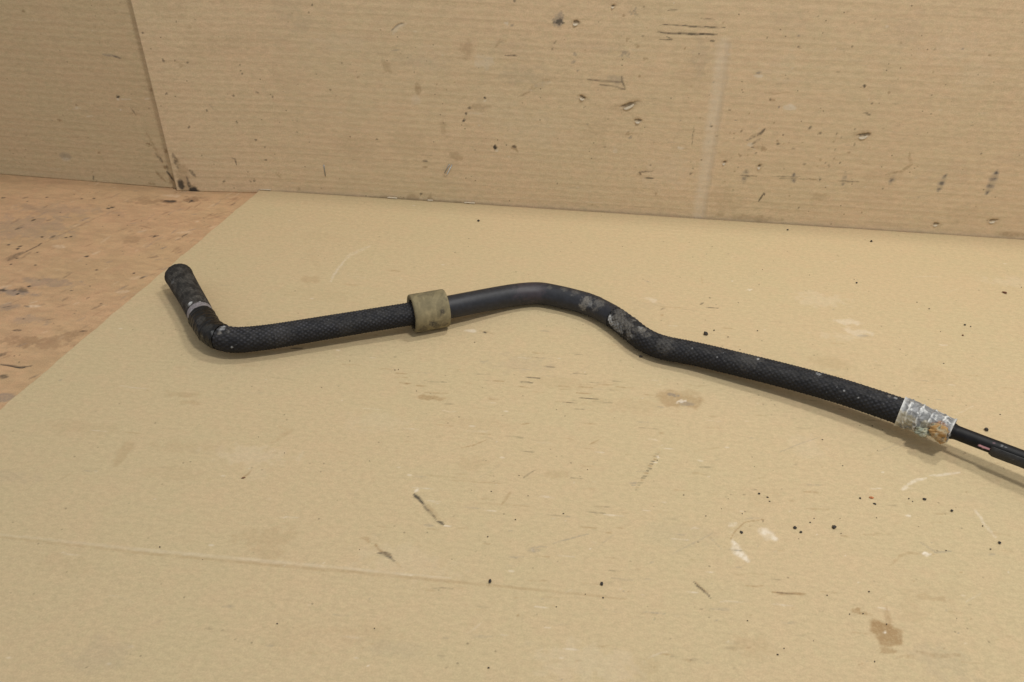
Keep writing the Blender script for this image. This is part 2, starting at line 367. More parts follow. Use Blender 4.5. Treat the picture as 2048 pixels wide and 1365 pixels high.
# left part: faint scuffs
S([(560, 855), (580, 862), (545, 885)], 3, .20, 2, .6); S([(482, 958), (494, 950), (500, 943)], 1.0, .5, 2, .2)
S([(690, 520), (668, 548), (662, 565)], 1.6, .35, 1, .5); S([(740, 492), (700, 510), (690, 520)], 3.2, .2, 1, .5)
S([(665, 556), (690, 525)], 4, .10, 3, .7); Bl((790, 542), 6, 1.6, .35, 2, .9); Bl((620, 560), 9, 6, .22, 2, .9); S([(690, 568), (715, 571)], 1.6, .3, 2, .4); S([(620, 500), (640, 545)], 4, .10, 2, .7)
Bl((248, 905), 4, 10, .22, 2, .9); Bl((370, 790), 12, 3, .22, 2, .9); Bl((375, 805), 8, 2, .2, 2, .9); Bl((535, 1080), 16, 10, .16, 2, .9); Bl((545, 1110), 8, 5, .16, 2, .9)
S([(118, 762), (124, 759)], 1., .8, 3, .2); S([(582, 697), (607, 697)], .8, .95, 0, .15)
Bl((858, 796), 12, 2.6, .5, 2, .7); S([(838, 797), (852, 798)], .8, .5, 2, .4); S([(850, 785), (895, 788)], .9, .4, 2, .5)
for (x, y, a, s_) in [(810, 767, 12, .6), (800, 755, 14, .3), (803, 747, 12, .35), (870, 764, 24, .35), (840, 773, 14, .4), (1065, 756, 16, .5), (1052, 765, 14, .55), (1048, 775, 14, .4),
                      (995, 763, 12, .4), (1130, 773, 12, .4), (1172, 775, 14, .5), (1168, 787, 16, .45), (1185, 798, 16, .5), (1168, 797, 10, .45), (1140, 806, 14, .35), (1160, 818, 12, .4),
                      (1075, 706, 12, .3), (1068, 715, 16, .3), (1100, 734, 14, .3), (1160, 748, 14, .3), (1230, 762, 14, .4), (1250, 775, 18, .35), (1300, 790, 14, .3), (1210, 770, 16, .3),
                      (1010, 1010, 60, .15), (960, 965, 60, .2), (900, 955, 50, .16), (1180, 848, 12, .3), (1340, 615, 20, .3), (1380, 620, 16, .25), (1425, 616, 12, .5), (1325, 700, 10, .2)]:
    S([(x - a, y - a * .07), (x + a, y + a * .07)], .7, min(.9, s_ * 1.7), random.choice((0, 2, 2)), .5, nscale=400)
S([(920, 897), (945, 892), (975, 880)], .6, .6, 2, .4); S([(1040, 850), (1060, 847)], .7, .7, 2, .3); S([(1178, 890), (1190, 884), (1198, 880)], .9, .55, 2, .2)
S([(1045, 957), (1052, 952), (1068, 942)], .9, .6, 0, .5); S([(1005, 1008), (1020, 985)], 1.4, .4, 2, .6); S([(1105, 1087), (1150, 1075), (1180, 1068)], .7, .45, 3, .5)
S([(1058, 1101), (1078, 1102)], 1.8, .5, 3, .5); S([(1060, 1096), (1080, 1094), (1095, 1095)], .8, .4, 3, .4); Bl((1110, 950), 7, 5, .18, 2, .9); Bl((945, 930), 10, 6, .12, 2, .9)
S([(960, 720), (965, 726), (975, 722)], 1.5, .3, 3, .4); Bl((970, 665), 1.6, 1.2, .95, 0, .6); S([(960, 661), (985, 668)], 1.6, .35, 2, .5); Bl((942, 662), 5, 2, .45, 1, .6)
S([(1400, 610), (1406, 606)], 1.2, .6, 0, .4); S([(1290, 561), (1302, 565)], 1.3, .55, 3, .5); S([(1322, 620), (1330, 616)], 1.3, .5, 0, .5); S([(1321, 632), (1326, 630)], 1.8, .5, 2, .5)
S([(1403, 552), (1404, 568)], 1.3, .25, 2, .5); Bl((1500, 580), 3, 1.8, .5, 1, .7); Bl((1305, 600), 6, 4, .25, 1, .8); Bl((1700, 645), 10, 4, .28, 1, .9); Bl((1715, 665), 12, 5, .25, 1, .9); Bl((1728, 672), 5, 2, .4, 3, .8)
for i in range(13): # rub marks along the flute lines
    pass
for i in range(330):
    x = random.gauss(1250, 430); y = random.uniform(640, 1330)
    if x < 40 or x > 2040: continue
    a = random.uniform(3, 22)
    S([(x - a, y - a * .08), (x + a, y + a * .08)], random.uniform(.45, .9), random.uniform(.14, .46), random.choice((0, 2, 2, 2, 3, 1)), .6, nscale=400)
for i in range(60):
    x = random.uniform(60, 2000); y = random.uniform(480, 1330); a = random.uniform(10, 60); th = random.uniform(-.8, .3)
    S([(x, y), (x + a * .5, y + a * .5 * th + random.uniform(-3, 3)), (x + a, y + a * th)], random.uniform(.4, .8), random.uniform(.08, .25), random.choice((1, 2, 3)), .5, nscale=300)
for i in range(40):
    Bl((random.uniform(0, 2048), random.uniform(450, 1360)), random.uniform(6, 30), random.uniform(3, 12), random.uniform(.04, .11), random.choice((1, 2, 2, 3)), 1.0)
for i in range(260):
    x = random.gauss(1350, 600); y = random.uniform(430, 1360)
    if 0 < x < 2048: Bl((x, y), random.uniform(.4, .8), random.uniform(.4, .7), random.uniform(.2, .6), random.choice((0, 2, 2, 3, 1)), .4)
# puncture marks: [px, w mm, h mm]
Hs = 0.00006 * np.cos(2 * np.pi * Vmat / PITCH) * (0.5 + fbm(Umat * 12, Vmat * 12, 2, 6))
Zs = sb.h + Hs + 0.0008 * (fbm(Umat * 7, Vmat * 7, 2, 1) - .5)
edge = np.minimum(np.abs(Vmat - YB), 1) 
Vp = Vmat.copy(); Vp[-1] += 0.0018 * (fbm(Umat[-1] * 90, Umat[-1] * 0, 3, 2) - .5)
Vp[-2] = np.minimum(Vp[-2], Vp[-1] - .0002)
Zs[-1] -= 0.0006
so = slab('cardboard_sheet', np.stack([Umat, Vp, Zs], -1), (0, 0, 1), 0.0030, M_sheet, sb.m)
tag(so, 'pale tan cardboard sheet lying flat under the black hose', 'cardboard sheet')

# ================================================================== BACK PANEL
YW = 0.7992
def wall_y(x): return YW - 0.0105 * sstep(0.30, 0.46, -x)
def wall_at(x, y):
    Yv = YW
    for _ in range(4):
        p = on_y(x, y, Yv); Yv = float(wall_y(p[0]))
    return p
XE = float(on_y(300, 160, 0.7887)[0])
xs = seq((XE, 0.50, 0.00088), (0.50, 0.75, 0.03)); zs = seq((ZF + .0002, 0.238, 0.0009), (0.238, 0.36, 0.03))
U, V = np.meshgrid(xs, zs)
wb = Board(U, V, lambda x, y: wall_at(x, y)[[0, 2]])
S = wb.stroke; Bl = wb.blob
# worn vertical score
S([(1447, 90), (1441, 150), (1420, 290), (1403, 400), (1399, 430)], 8.0, .42, 1, .25, taper=False, nscale=150)
S([(1455, 90), (1450, 150), (1429, 290), (1412, 400), (1408, 430)], 3.2, .30, 2, .3, taper=False, nscale=150, h=-.0002)
# ink marks, row of
for (x, y, w_, l_, a_, sl) in [(1490, 352, 3.4, 26, .6, -.2), (1588, 356, 2.6, 18, .8, 0), (1640, 358, 1.8, 8, .4, 0), (1688, 357, 2.4, 26, .55, -.25), (1783, 361, 3.0, 16, .65, -.5),
                               (1884, 366, 3.6, 32, .8, -.45), (1984, 364, 4.0, 46, .85, -.45)]:
    S([(x - sl * l_ / 2, y - l_ / 2), (x + sl * l_ / 2, y + l_ / 2)], w_ * 1.15, a_ * .95, 3, .35, flute=.6, nscale=500)
    S([(x - sl * l_ / 2, y - l_ / 2), (x + sl * l_ / 2, y + l_ / 2)], w_ * .5, a_ * .6, 0, .5, flute=.9, nscale=500)
S([(1545, 353), (1600, 354)], .9, .45, 0, .5); S([(1560, 357), (1620, 358)], .7, .45, 0, .5); S([(1672, 362), (1718, 364)], .8, .6, 0, .4); S([(1618, 358), (1634, 360)], 1.0, .6, 2, .3)
S([(1480, 351), (1512, 353)], 1., .6, 0, .4); S([(1640, 358), (1640, 361)], 1.2, .8, 0, 0)
S([(1818, 306), (1821, 330), (1805, 342), (1770, 350)], 1.7, .5, 2, .5); S([(1527, 388), (1517, 403)], 1.2, .8, 0, .4); S([(1528, 386), (1530, 390)], 1.3, .8, 0, .1)
# double black scratches
S([(1318, 50), (1360, 51), (1400, 54), (1450, 56)], .8, .8, 0, .45, nscale=300); S([(1316, 64), (1345, 67), (1380, 68), (1435, 69)], 1.2, .9, 0, .35, nscale=300)
S([(1318, 80), (1345, 79), (1335, 73)], .8, .8, 0, .3); S([(1336, 21), (1354, 21)], .8, .6, 0, .4); S([(1420, 82), (1428, 83)], 1.2, .8, 0, .2); S([(1400, 37), (1430, 40)], .6, .5, 0, .5)
# claw mark
S([(1175, 160), (1210, 163), (1244, 165)], 1.2, .55, 0, .35, nscale=300); S([(1200, 170), (1230, 174), (1250, 180)], 1.2, .6, 0, .35, nscale=300); S([(1244, 152), (1245, 165), (1250, 180)], 1.1, .65, 0, .4)
Bl((1232, 160), 8, 4, .3, 3, .6)
Bl((1118, 42), 5, 5.5, .65, 3, .8); Bl((1118, 44), 4, 3, .7, 0, .8); Bl((1120, 30), 3, 3, .55, 3, .7)
for (x, y, a, c_) in [(1256, 80, 3, 2), (1275, 92, 3.2, 2), (1290, 118, 2.4, 2), (1250, 107, 5, 3), (1268, 25, 5, 3), (1110, 85, 2.4, 0), (1106, 99, 2, 0), (1150, 110, 3, 3), (1146, 125, 3, 3),
                      (1258, 268, 3.6, 2), (1262, 276, 3, 3), (1386, 337, 1.8, 0), (1380, 347, 2.2, 0), (1300, 331, 1.6, 0), (1382, 325, 1.6, 0), (1280, 347, 3, 2), (1310, 388, 2.4, 2), (1168, 215, 1.8, 0)]:
    Bl((x, y), a * .75, a * .6, .45, c_, 1.0)
S([(1278, 345), (1305, 343)], 1., .7, 0, .4); S([(1290, 356), (1309, 357)], 1.2, .7, 0, .4); S([(1282, 350), (1278, 345)], 1.2, .7, 0, .3); S([(1388, 250), (1384, 290)], .7, .5, 0, .5)
S([(1495, 280), (1508, 272), (1520, 268), (1530, 258)], 2.2, .55, 0, .65); S([(1505, 288), (1520, 278)], 1.6, .45, 0, .6); S([(1530, 258), (1520, 268)], 1.6, .8, 0, .2)
S([(1495, 288), (1510, 294), (1530, 296)], 2, .35, 2, .6); Bl((1500, 289), 3, 2, .7, 1, .7); Bl((1527, 296), 3, 3, .5, 2, .8)
for i in range(26): Bl((random.gauss(1500, 60), random.gauss(290, 32)), random.uniform(.6, 1.6), random.uniform(.6, 1.5), random.uniform(.3, .75), random.choice((0, 2)), .5)
for i in range(20): Bl((random.gauss(1650, 40), random.gauss(300, 22)), random.uniform(.6, 1.6), random.uniform(.6, 2), random.uniform(.3, .7), random.choice((0, 2)), .5)
Bl((1580, 215), 6.0, 3.0, .75, 1, .35, soft=.2); Bl((1518, 152), 4, 1.6, .8, 1, .4); Bl((1517, 146), 3, 1.2, .6, 3, .4); Bl((1355, 12), .1, .1, 0, 1)
S([(1530, 185), (1550, 188), (1580, 184)], .7, .4, 2, .3); Bl((1728, 172), 1.6, 1.8, .8, 0, .5); Bl((1778, 186), 1.2, 1.2, .6, 2, .5); Bl((1735, 228), 3, 1.5, .5, 0, .8); Bl((1545, 200), 2, 1.5, .6, 2, .6)
Bl((1230, 300), 2.5, 4, .35, 1, .6); Bl((1360, 296), 3.5, 1.6, .7, 1, .5); S([(1345, 296), (1385, 299)], .8, .4, 2, .4); Bl((1640, 395), 9, 4, .25, 2, .8); Bl((1450, 400), 16, 12, .16, 2, .9)
# centre left part
S([(783, 62), (795, 51), (808, 46)], 1.0, .6, 3, .15, h=-.0008); S([(785, 70), (795, 56), (812, 48)], 2.0, .35, 1, .2); S([(783, 102), (800, 100)], 1.0, .5, 3, .3)
Bl((836, 178), 3.4, 6, .42, 2, .3, soft=.2); Bl((832, 200), 5, 5, .3, 1, .5); Bl((772, 135), 4, 7, .3, 2, .8); Bl((934, 98), 7, 8, .3, 2, .6); Bl((968, 126), 9, 6, .35, 1, .9)
S([(1010, 111), (1034, 112)], .8, .7, 0, .3); S([(990, 95), (1000, 82), (1012, 83)], 2., .35, 2, .5); Bl((1013, 47), 2, 2, .8, 1, .5); Bl((1024, 51), 1.6, 1.4, .5, 3, .5)
Bl((970, 196), 1.2, 1.4, .9, 0, .3); Bl((970, 202), 1.4, 1.4, .8, 1, .4); Bl((932, 227), 1.1, 1.8, .9, 0, .4); Bl((928, 241), 2, 1.2, .9, 0, .4, .7); Bl((939, 216), 1.6, 1.2, .6, 0, .5)
Bl((990, 296), 2.0, 3.4, .95, 0, .4); Bl((993, 301), 1.5, 1.8, .8, 1, .4); Bl((1028, 296), 4, 3, .55, 2, .8); Bl((1029, 294), 2, 1.6, .7, 0, .5); S([(1030, 297), (1036, 306)], 1.6, .5, 2, .4)
S([(1035, 195), (1060, 184)], 1.4, .5, 2, .4); S([(1060, 180), (1085, 165), (1100, 160)], 4, .35, 2, .6); S([(1070, 172), (1100, 165)], 3, .3, 1, .6)
S([(938, 226), (965, 227)], 2, .4, 1, .4); Bl((958, 216), 10, 3.5, .3, 2, .7); Bl((912, 312), 9, 4, .35, 2, .9); S([(846, 322), (855, 323)], 1.6, .75, 0, .3); S([(845, 335), (855, 334)], 1.3, .7, 2, .4); Bl((887, 262), 3, 9, .22, 2, .9)
for (x, y, a) in [(516, 185, 2.2), (512, 280, 2.2), (546, 194, 1.4), (594, 264, 1), (754, 279, 1.3), (672, 192, 1), (532, 320, 1.6), (556, 350, 4), (598, 378, 3), (842, 388, 2), (508, 362, 2), (625, 11, 1.5), (618, 25, 1),
                  (1030, 2, 2), (380, 56, 2.6), (327, 121, 2), (376, 125, 1.5), (350, 121, 1), (286, 66, 1.8), (353, 44, 1), (333, 188, 2.2), (481, 142, 1.2), (485, 147, 1.4), (474, 245, 1.6), (468, 318, 2), (467, 191, 1.6), (414, 222, 1.6),
                  (404, 311, 1.4), (502, 363, 1.6), (448, 363, 2), (480, 130, 1), (530, 295, 1), (362, 132, 3), (377, 255, 2)]:
    Bl((x, y), a * .8, a * .7, .6 if a < 2.5 else .4, 0 if a < 2.3 else 2, .7, random.uniform(0, 3))
S([(470, 322), (474, 330)], 1.2, .8, 0, .3); S([(418, 208), (426, 218)], .7, .45, 3, .3); S([(326, 121), (376, 125)], .7, .3, 2, .5)
# corner grime on this panel
S([(352, 318), (358, 330)], 4.5, .5, 2, .5); S([(346, 308), (356, 336)], 3.0, .5, 0, .6); S([(380, 341), (391, 353)], 2.6, .65, 0, .4); S([(374, 355), (380, 372), (384, 383)], 2.4, .8, 0, .35)
Bl((389, 382), 5, 4.5, .95, 0, .7); Bl((362, 370), 3.5, 5, .85, 0, .7); Bl((378, 378), 9, 9, .45, 2, .9); Bl((366, 345), 6, 11, .35, 2, 1.0)
S([(740, 396), (775, 397), (870, 406), (920, 405)], 4.5, .38, 2, .6, nscale=150); Bl((860, 398), 3, 6, .5, 2, .8); Bl((826, 398), 6, 4, .4, 2, .8); Bl((1500, 436), 30, 3, .3, 2, .9); S([(2000, 468), (2050, 470)], 4, .4, 2, .4)
# general handling wear
for i in range(300):
    x = random.uniform(300, 2040); y = random.uniform(2, 440); a = random.uniform(2, 18)
    S([(x - a, y - a * .05), (x + a, y + a * .05)], random.uniform(.4, .9), random.uniform(.06, .22), random.choice((0, 2, 2, 3, 1)), .5, nscale=400)
for i in range(150):
    x = random.gauss(1450, 420); y = random.uniform(2, 440)
    if 320 < x < 2048: Bl((x, y), random.uniform(.4, 1.3), random.uniform(.4, 1.4), random.uniform(.25, .7), random.choice((0, 0, 2, 2, 3, 1)), .5)
for i in range(34):
    Bl((random.uniform(330, 2048), random.uniform(0, 450)), random.uniform(8, 30), random.uniform(4, 18), random.uniform(.05, .13), random.choice((1, 2, 3)), 1.0)
# dents: dug in, with dirt and the hole's shade painted dark
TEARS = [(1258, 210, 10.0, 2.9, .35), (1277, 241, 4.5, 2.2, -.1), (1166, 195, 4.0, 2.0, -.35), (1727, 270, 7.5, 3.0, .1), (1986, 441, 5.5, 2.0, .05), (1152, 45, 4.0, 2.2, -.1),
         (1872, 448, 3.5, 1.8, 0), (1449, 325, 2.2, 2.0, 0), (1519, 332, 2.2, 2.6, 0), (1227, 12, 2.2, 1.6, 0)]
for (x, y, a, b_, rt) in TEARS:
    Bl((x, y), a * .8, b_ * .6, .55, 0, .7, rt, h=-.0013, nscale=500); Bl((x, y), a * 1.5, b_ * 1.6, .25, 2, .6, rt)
flute = np.cos(2 * np.pi * (V + .0030 * (fbm(U * 3.5, V * 45, 2, 5) - .5)) / PITCH); amp = 0.35 + 1.0 * fbm(U * 6, V * 30, 2, 6)
wb.m[..., 2] = np.maximum(wb.m[..., 2], 0.15 * sstep(.55, .98, flute) * sstep(.40, .75, fbm(U * 9, V * 140, 3, 4)))
Yd = wall_y(U) - (wb.h + 0.00007 * flute * amp + 0.0012 * (fbm(U * 5, V * 6, 2, 3) - .5))
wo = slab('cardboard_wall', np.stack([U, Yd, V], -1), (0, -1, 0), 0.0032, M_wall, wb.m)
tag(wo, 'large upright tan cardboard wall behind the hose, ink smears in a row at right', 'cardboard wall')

# ================================================================== LEFT PANEL
def left_y(x): return 0.0015 + 0.7925 + (x + 0.4425) * (0.7990 - 0.7925) / (-0.653 + 0.4425)
def left_at(x, y):
    Yv = .795
    for _ in range(4):
        p = on_y(x, y, Yv); Yv = float(left_y(p[0]))
    return p
U, V = np.meshgrid(seq((-0.95, -0.68, .03), (-0.68, -0.425, 0.0009)), seq((ZF + .0002, 0.225, 0.0009), (0.225, 0.33, 0.03)))
lb = Board(U, V, lambda x, y: left_at(x, y)[[0, 2]])
S = lb.stroke; Bl = lb.blob
S([(205, 109), (225, 112), (242, 116)], 1.4, .55, 3, .3); S([(225, 112), (242, 117)], 1.0, .6, 0, .4); S([(240, 199), (262, 199)], .9, .85, 1, .2); S([(290, 199), (298, 198)], 1.1, .7, 1, .2)
Bl((236, 194), 2.0, 1.6, .9, 0, .5); Bl((236, 199), 1.6, 1.4, .9, 1, .3); Bl((241, 220), 1.6, 1.2, .9, 1, .4); Bl((155, 216), 3, 1.4, .6, 1, .5); S([(145, 218), (158, 218)], .8, .5, 1, .3); Bl((153, 211), 1.5, 1., .6, 2, .3)
S([(174, 233), (186, 232)], 1., .7, 1, .3); Bl((120, 241), 3, 1.6, .6, 2, .5); Bl((304, 180), 3, 3, .5, 2, .6); Bl((46, 22), 1.6, 1.5, .6, 2, .5); Bl((132, 313), 6, 4, .4, 3, .7); Bl((133, 320), 5, 2, .4, 1, .7); Bl((198, 306), 2, 1.4, .6, 2, .5)
S([(260, 214), (268, 226), (272, 232)], 1.0, .6, 0, .4); S([(293, 266), (305, 288), (318, 312), (326, 324)], 1.8, .45, 2, .5); Bl((298, 290), 2.4, 2, .8, 2, .6); Bl((334, 303), 3, 2.4, .8, 2, .5)
S([(310, 306), (325, 325)], 1.8, .6, 0, .5); Bl((331, 335), 3, 2.4, .7, 2, .5); S([(312, 342), (322, 354), (331, 363)], 1.8, .65, 2, .35); S([(334, 343), (340, 352), (347, 362)], 1.6, .9, 0, .25)
S([(334, 330), (336, 345)], 1.6, .5, 0, .5); Bl((303, 368), 4, 2, .5, 2, .8); Bl((358, 374), 4, 5, .9, 0, .7); Bl((350, 366), 6, 8, .5, 2, .9); S([(186, 352), (188, 360)], 1., .7, 0, .2); S([(205, 364), (220, 367)], 1.2, .6, 1, .4)
Bl((340, 306), 3, 9, .3, 2, .8)
for i in range(80):
    x = random.uniform(0, 340); y = random.uniform(2, 370); a = random.uniform(2, 18)
    S([(x - a, y - a * .05), (x + a, y + a * .05)], random.uniform(.4, .9), random.uniform(.08, .25), random.choice((0, 2, 2, 3, 1)), .5, nscale=400)
for i in range(50): Bl((random.uniform(0, 340), random.uniform(0, 370)), random.uniform(.4, 1.1), random.uniform(.4, 1.1), random.uniform(.2, .55), random.choice((0, 2, 2, 1)), .5)
flute = np.cos(2 * np.pi * (V + .0030 * (fbm(U * 3.5, V * 45, 2, 5) - .5)) / PITCH); amp = 0.45 + 1.0 * fbm(U * 6, V * 30, 2, 6)
lb.m[..., 2] = np.maximum(lb.m[..., 2], 0.15 * sstep(.55, .98, flute) * sstep(.40, .75, fbm(U * 9, V * 140, 3, 4)))
Yd = left_y(U) - (lb.h + 0.00007 * flute * amp + 0.0010 * (fbm(U * 5, V * 6, 2, 3) - .5))
lo = slab('cardboard_wall', np.stack([U, Yd, V], -1), (0, -1, 0), 0.003, M_left, lb.m)
tag(lo, 'darker olive tan cardboard wall standing at the left, tucked behind the large one', 'cardboard wall')

# ------------------------------------------------------------------ torn flaps, staples, edge chips
def flap(parent, c, wd, ht, out, rot, up=False, name='torn_flap'):
    """a little curled lip of paper, hinged on one edge, 0.3 mm thick"""
    n = 7; mrows = 4; Vv = []; Fc = []
    for side in (0, 1):
        for j in range(mrows):
            v = j / (mrows - 1)
            for i in range(n):
                u = i / (n - 1) - .5
                half = wd * math.sqrt(max(0.02, 1 - (v * .9) ** 2)) * (1 + .12 * math.sin(9 * u + wd * 9000))
                x = u * half; y = -v * ht * (1 - .25 * abs(u)); o = out * v ** 1.3 + side * -.00028 + .0003
                X = x * math.cos(rot) - y * math.sin(rot); Z = x * math.sin(rot) + y * math.cos(rot)
                Vv.append((c[0] + X, c[1] - o, c[2] + Z))
    k = n * mrows
    for j in range(mrows - 1):
        for i in range(n - 1):
            a = j * n + i
            Fc.append((a, a + n, a + n + 1, a + 1)); Fc.append((k + a, k + a + 1, k + a + n + 1, k + a + n))
    rim = [i for i in range(n)] + [j * n + n - 1 for j in range(1, mrows)] + [(mrows - 1) * n + i for i in range(n - 2, -1, -1)] + [j * n for j in range(mrows - 2, 0, -1)]
    for q in range(len(rim)):
        a, b = rim[q], rim[(q + 1) % len(rim)]; Fc.append((a, b, k + b, k + a))
    return mesh_obj(name, Vv, Fc, M_paper, parent)
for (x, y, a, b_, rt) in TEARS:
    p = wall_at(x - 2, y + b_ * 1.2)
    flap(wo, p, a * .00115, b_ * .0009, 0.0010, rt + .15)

def wire(name, pts, rad, mat, parent, seg=8):
    pts = [Vector(p) for p in pts]; Vv = []; Fc = []
    for i, p in enumerate(pts):
        t = (pts[min(i + 1, len(pts) - 1)] - pts[max(i - 1, 0)]).normalized()
        a = t.orthogonal().normalized(); b = t.cross(a)
        if i: # keep frame continuous
            a = (pa - t * pa.dot(t)).normalized(); b = t.cross(a)
        pa = a
        for k in range(seg):
            q = p + (a * math.cos(k / seg * 6.2832) + b * math.sin(k / seg * 6.2832)) * rad; Vv.append(q[:])
    for i in range(len(pts) - 1):
        for k in range(seg):
            Fc.append((i * seg + k, i * seg + (k + 1) % seg, (i + 1) * seg + (k + 1) % seg, (i + 1) * seg + k))
    Fc.append(tuple(range(seg))[::-1]); Fc.append(tuple((len(pts) - 1) * seg + k for k in range(seg)))
    return mesh_obj(name, Vv, Fc, mat, parent)
a = wall_at(648, 330); b = wall_at(651, 352)
st = wire('staple', [(a[0], a[1] + .002, a[2]), (a[0], a[1] - .0006, a[2]), ((a[0] + b[0]) / 2, a[1] - .0008, (a[2] + b[2]) / 2), (b[0], b[1] - .0006, b[2]), (b[0], b[1] + .002, b[2])], .00048, M_wire, wo)
st['label'] = 'thin closed steel staple'
a = wall_at(899, 329); b = wall_at(890, 344); c = wall_at(895, 347); d = wall_at(904, 330)
st = wire('staple', [(a[0], a[1] + .002, a[2]), (a[0], a[1] - .0010, a[2]), (b[0], b[1] - .0022, b[2]), (c[0], c[1] - .0024, c[2]), (d[0], d[1] - .0010, d[2]), (d[0], d[1] + .002, d[2])], .00048, M_wire, wo)
st['label'] = 'bent open steel staple'
for (x, y, wd) in [(782, 404, .011), (856, 414, .006), (938, 412, .012), (530, 382, .014)]:
    p = on_z(x, y, 0.0)
    Vv = []; n = 9; hh = .0022
    for zt in (0.0, 0.0007):
        for e in (0, 1):
            for i in range(n):
                u = i / (n - 1) - .5
                Vv.append((p[0] + u * wd, YB - .0012 + e * (hh * (.55 + .45 * random.random())) * (1 if abs(u) < .49 else .4), zt + .0006 + e * .0004))
    Fc = []
    for i in range(n - 1):
        Fc += [(2 * n + i, 2 * n + i + 1, 3 * n + i + 1, 3 * n + i), (i, n + i, n + i + 1, i + 1), (i, i + 1, 2 * n + i + 1, 2 * n + i), (n + i, 3 * n + i, 3 * n + i + 1, n + i + 1)]
    Fc += [(0, 2 * n, 3 * n, n), (n - 1, 2 * n - 1, 4 * n - 1, 3 * n - 1)]
    mesh_obj('torn_edge', Vv, Fc, M_paper, so)

# ================================================================== THE HOSE
# photo x, photo y, height of the axis above the sheet, radius
AX = [(357, 551, .0140, .0116), (370, 574, .0141, .0110), (384, 598, .0142, .0105), (400, 627, .0143, .0103), (413, 652, .0145, .0105), (423, 664, .0146, .0105), (437, 673, .0147, .0105), (461, 679.5, .0148, .0104),
      (485, 680, .0148, .0103), (546, 673, .0149, .0100), (620, 661, .0152, .0098), (720, 644.5, .0157, .0096), (803, 631, .0161, .0096), (859, 622, .0161, .0097), (915, 611.5, .0152, .0099), (987, 597.5, .0125, .0099),
      (1040, 589, .0108, .0099), (1080, 587, .0104, .0098), (1120, 594, .0103, .0097), (1150, 601, .0103, .0096), (1181, 610.5, .0103, .0096), (1222, 631, .0104, .0095), (1256, 655, .0106, .0096), (1284, 677, .0108, .0098), (1319, 693.5, .0111, .0098),
      (1388, 707.5, .0120, .0095), (1480, 729.5, .0137, .0095), (1582, 755, .0154, .0095), (1685, 784, .0167, .0096), (1747, 804.5, .0172, .0097), (1801, 823, .0176, .0098), (1850, 841, .0179, .0098),
      (1906, 863, .0184, .0098), (1975, 889.5, .0192, .0098), (2048, 917, .0202, .0098), (2200, 975, .0225, .0098)]
C3 = np.array([on_z(x, y, z) for x, y, z, r in AX]); RR = np.array([a[3] for a in AX]); PX = np.array([a[0] for a in AX])
def catmull(P, n=40):
    out = []; par = []
    Q = np.vstack([2 * P[0] - P[1], P, 2 * P[-1] - P[-2]])
    for i in range(len(P) - 1):
        p0, p1, p2, p3 = Q[i:i + 4]
        # centripetal
        t0 = 0; t1 = t0 + np.linalg.norm(p1 - p0) ** .5; t2 = t1 + np.linalg.norm(p2 - p1) ** .5; t3 = t2 + np.linalg.norm(p3 - p2) ** .5
        for k in range(n):
            t = t1 + (t2 - t1) * k / n
            A1 = (t1 - t) / (t1 - t0) * p0 + (t - t0) / (t1 - t0) * p1; A2 = (t2 - t) / (t2 - t1) * p1 + (t - t1) / (t2 - t1) * p2
            A3 = (t3 - t) / (t3 - t2) * p2 + (t - t2) / (t3 - t2) * p3
            B1 = (t2 - t) / (t2 - t0) * A1 + (t - t0) / (t2 - t0) * A2; B2 = (t3 - t) / (t3 - t1) * A2 + (t - t1) / (t3 - t1) * A3
            out.append((t2 - t) / (t2 - t1) * B1 + (t - t1) / (t2 - t1) * B2); par.append(i + k / n)
    out.append(P[-1]); par.append(len(P) - 1)
    return np.array(out), np.array(par)
PP, par = catmull(C3)
arc = np.concatenate([[0], np.cumsum(np.linalg.norm(np.diff(PP, axis=0), axis=1))])
# light smoothing of the path
for _ in range(60):
    PP[1:-1] = PP[1:-1] * .5 + (PP[:-2] + PP[2:]) * .25
arc = np.concatenate([[0], np.cumsum(np.linalg.norm(np.diff(PP, axis=0), axis=1))])
def s_of(k): return float(np.interp(k, par, arc))
def s_px(x):   # arc length at photo x (monotonic along the table)
    return float(np.interp(np.interp(x, PX, np.arange(len(PX))), par, arc))
def path(s):
    p = np.stack([np.interp(s, arc, PP[:, i]) for i in range(3)], -1)
    e = 0.0008; q = np.stack([np.interp(s + e, arc, PP[:, i]) - np.interp(s - e, arc, PP[:, i]) for i in range(3)], -1)
    T = q / np.linalg.norm(q, axis=-1, keepdims=True)
    up = np.array([0, 0, 1.0]); N = up - (T @ up)[:, None] * T; N /= np.linalg.norm(N, axis=1, keepdims=True)
    B = np.cross(T, N); r = np.interp(np.interp(s, arc, par), np.arange(len(RR)), RR)
    return p, T, N, B, r
root = bpy.data.objects.new('rubber_hose', None); COL.objects.link(root)
ro = C3[13].copy(); ro[2] = 0; root.location = ro
tag(root, 'bent black rubber hose with olive collar and corroded metal crimp lying on cardboard', 'hose')

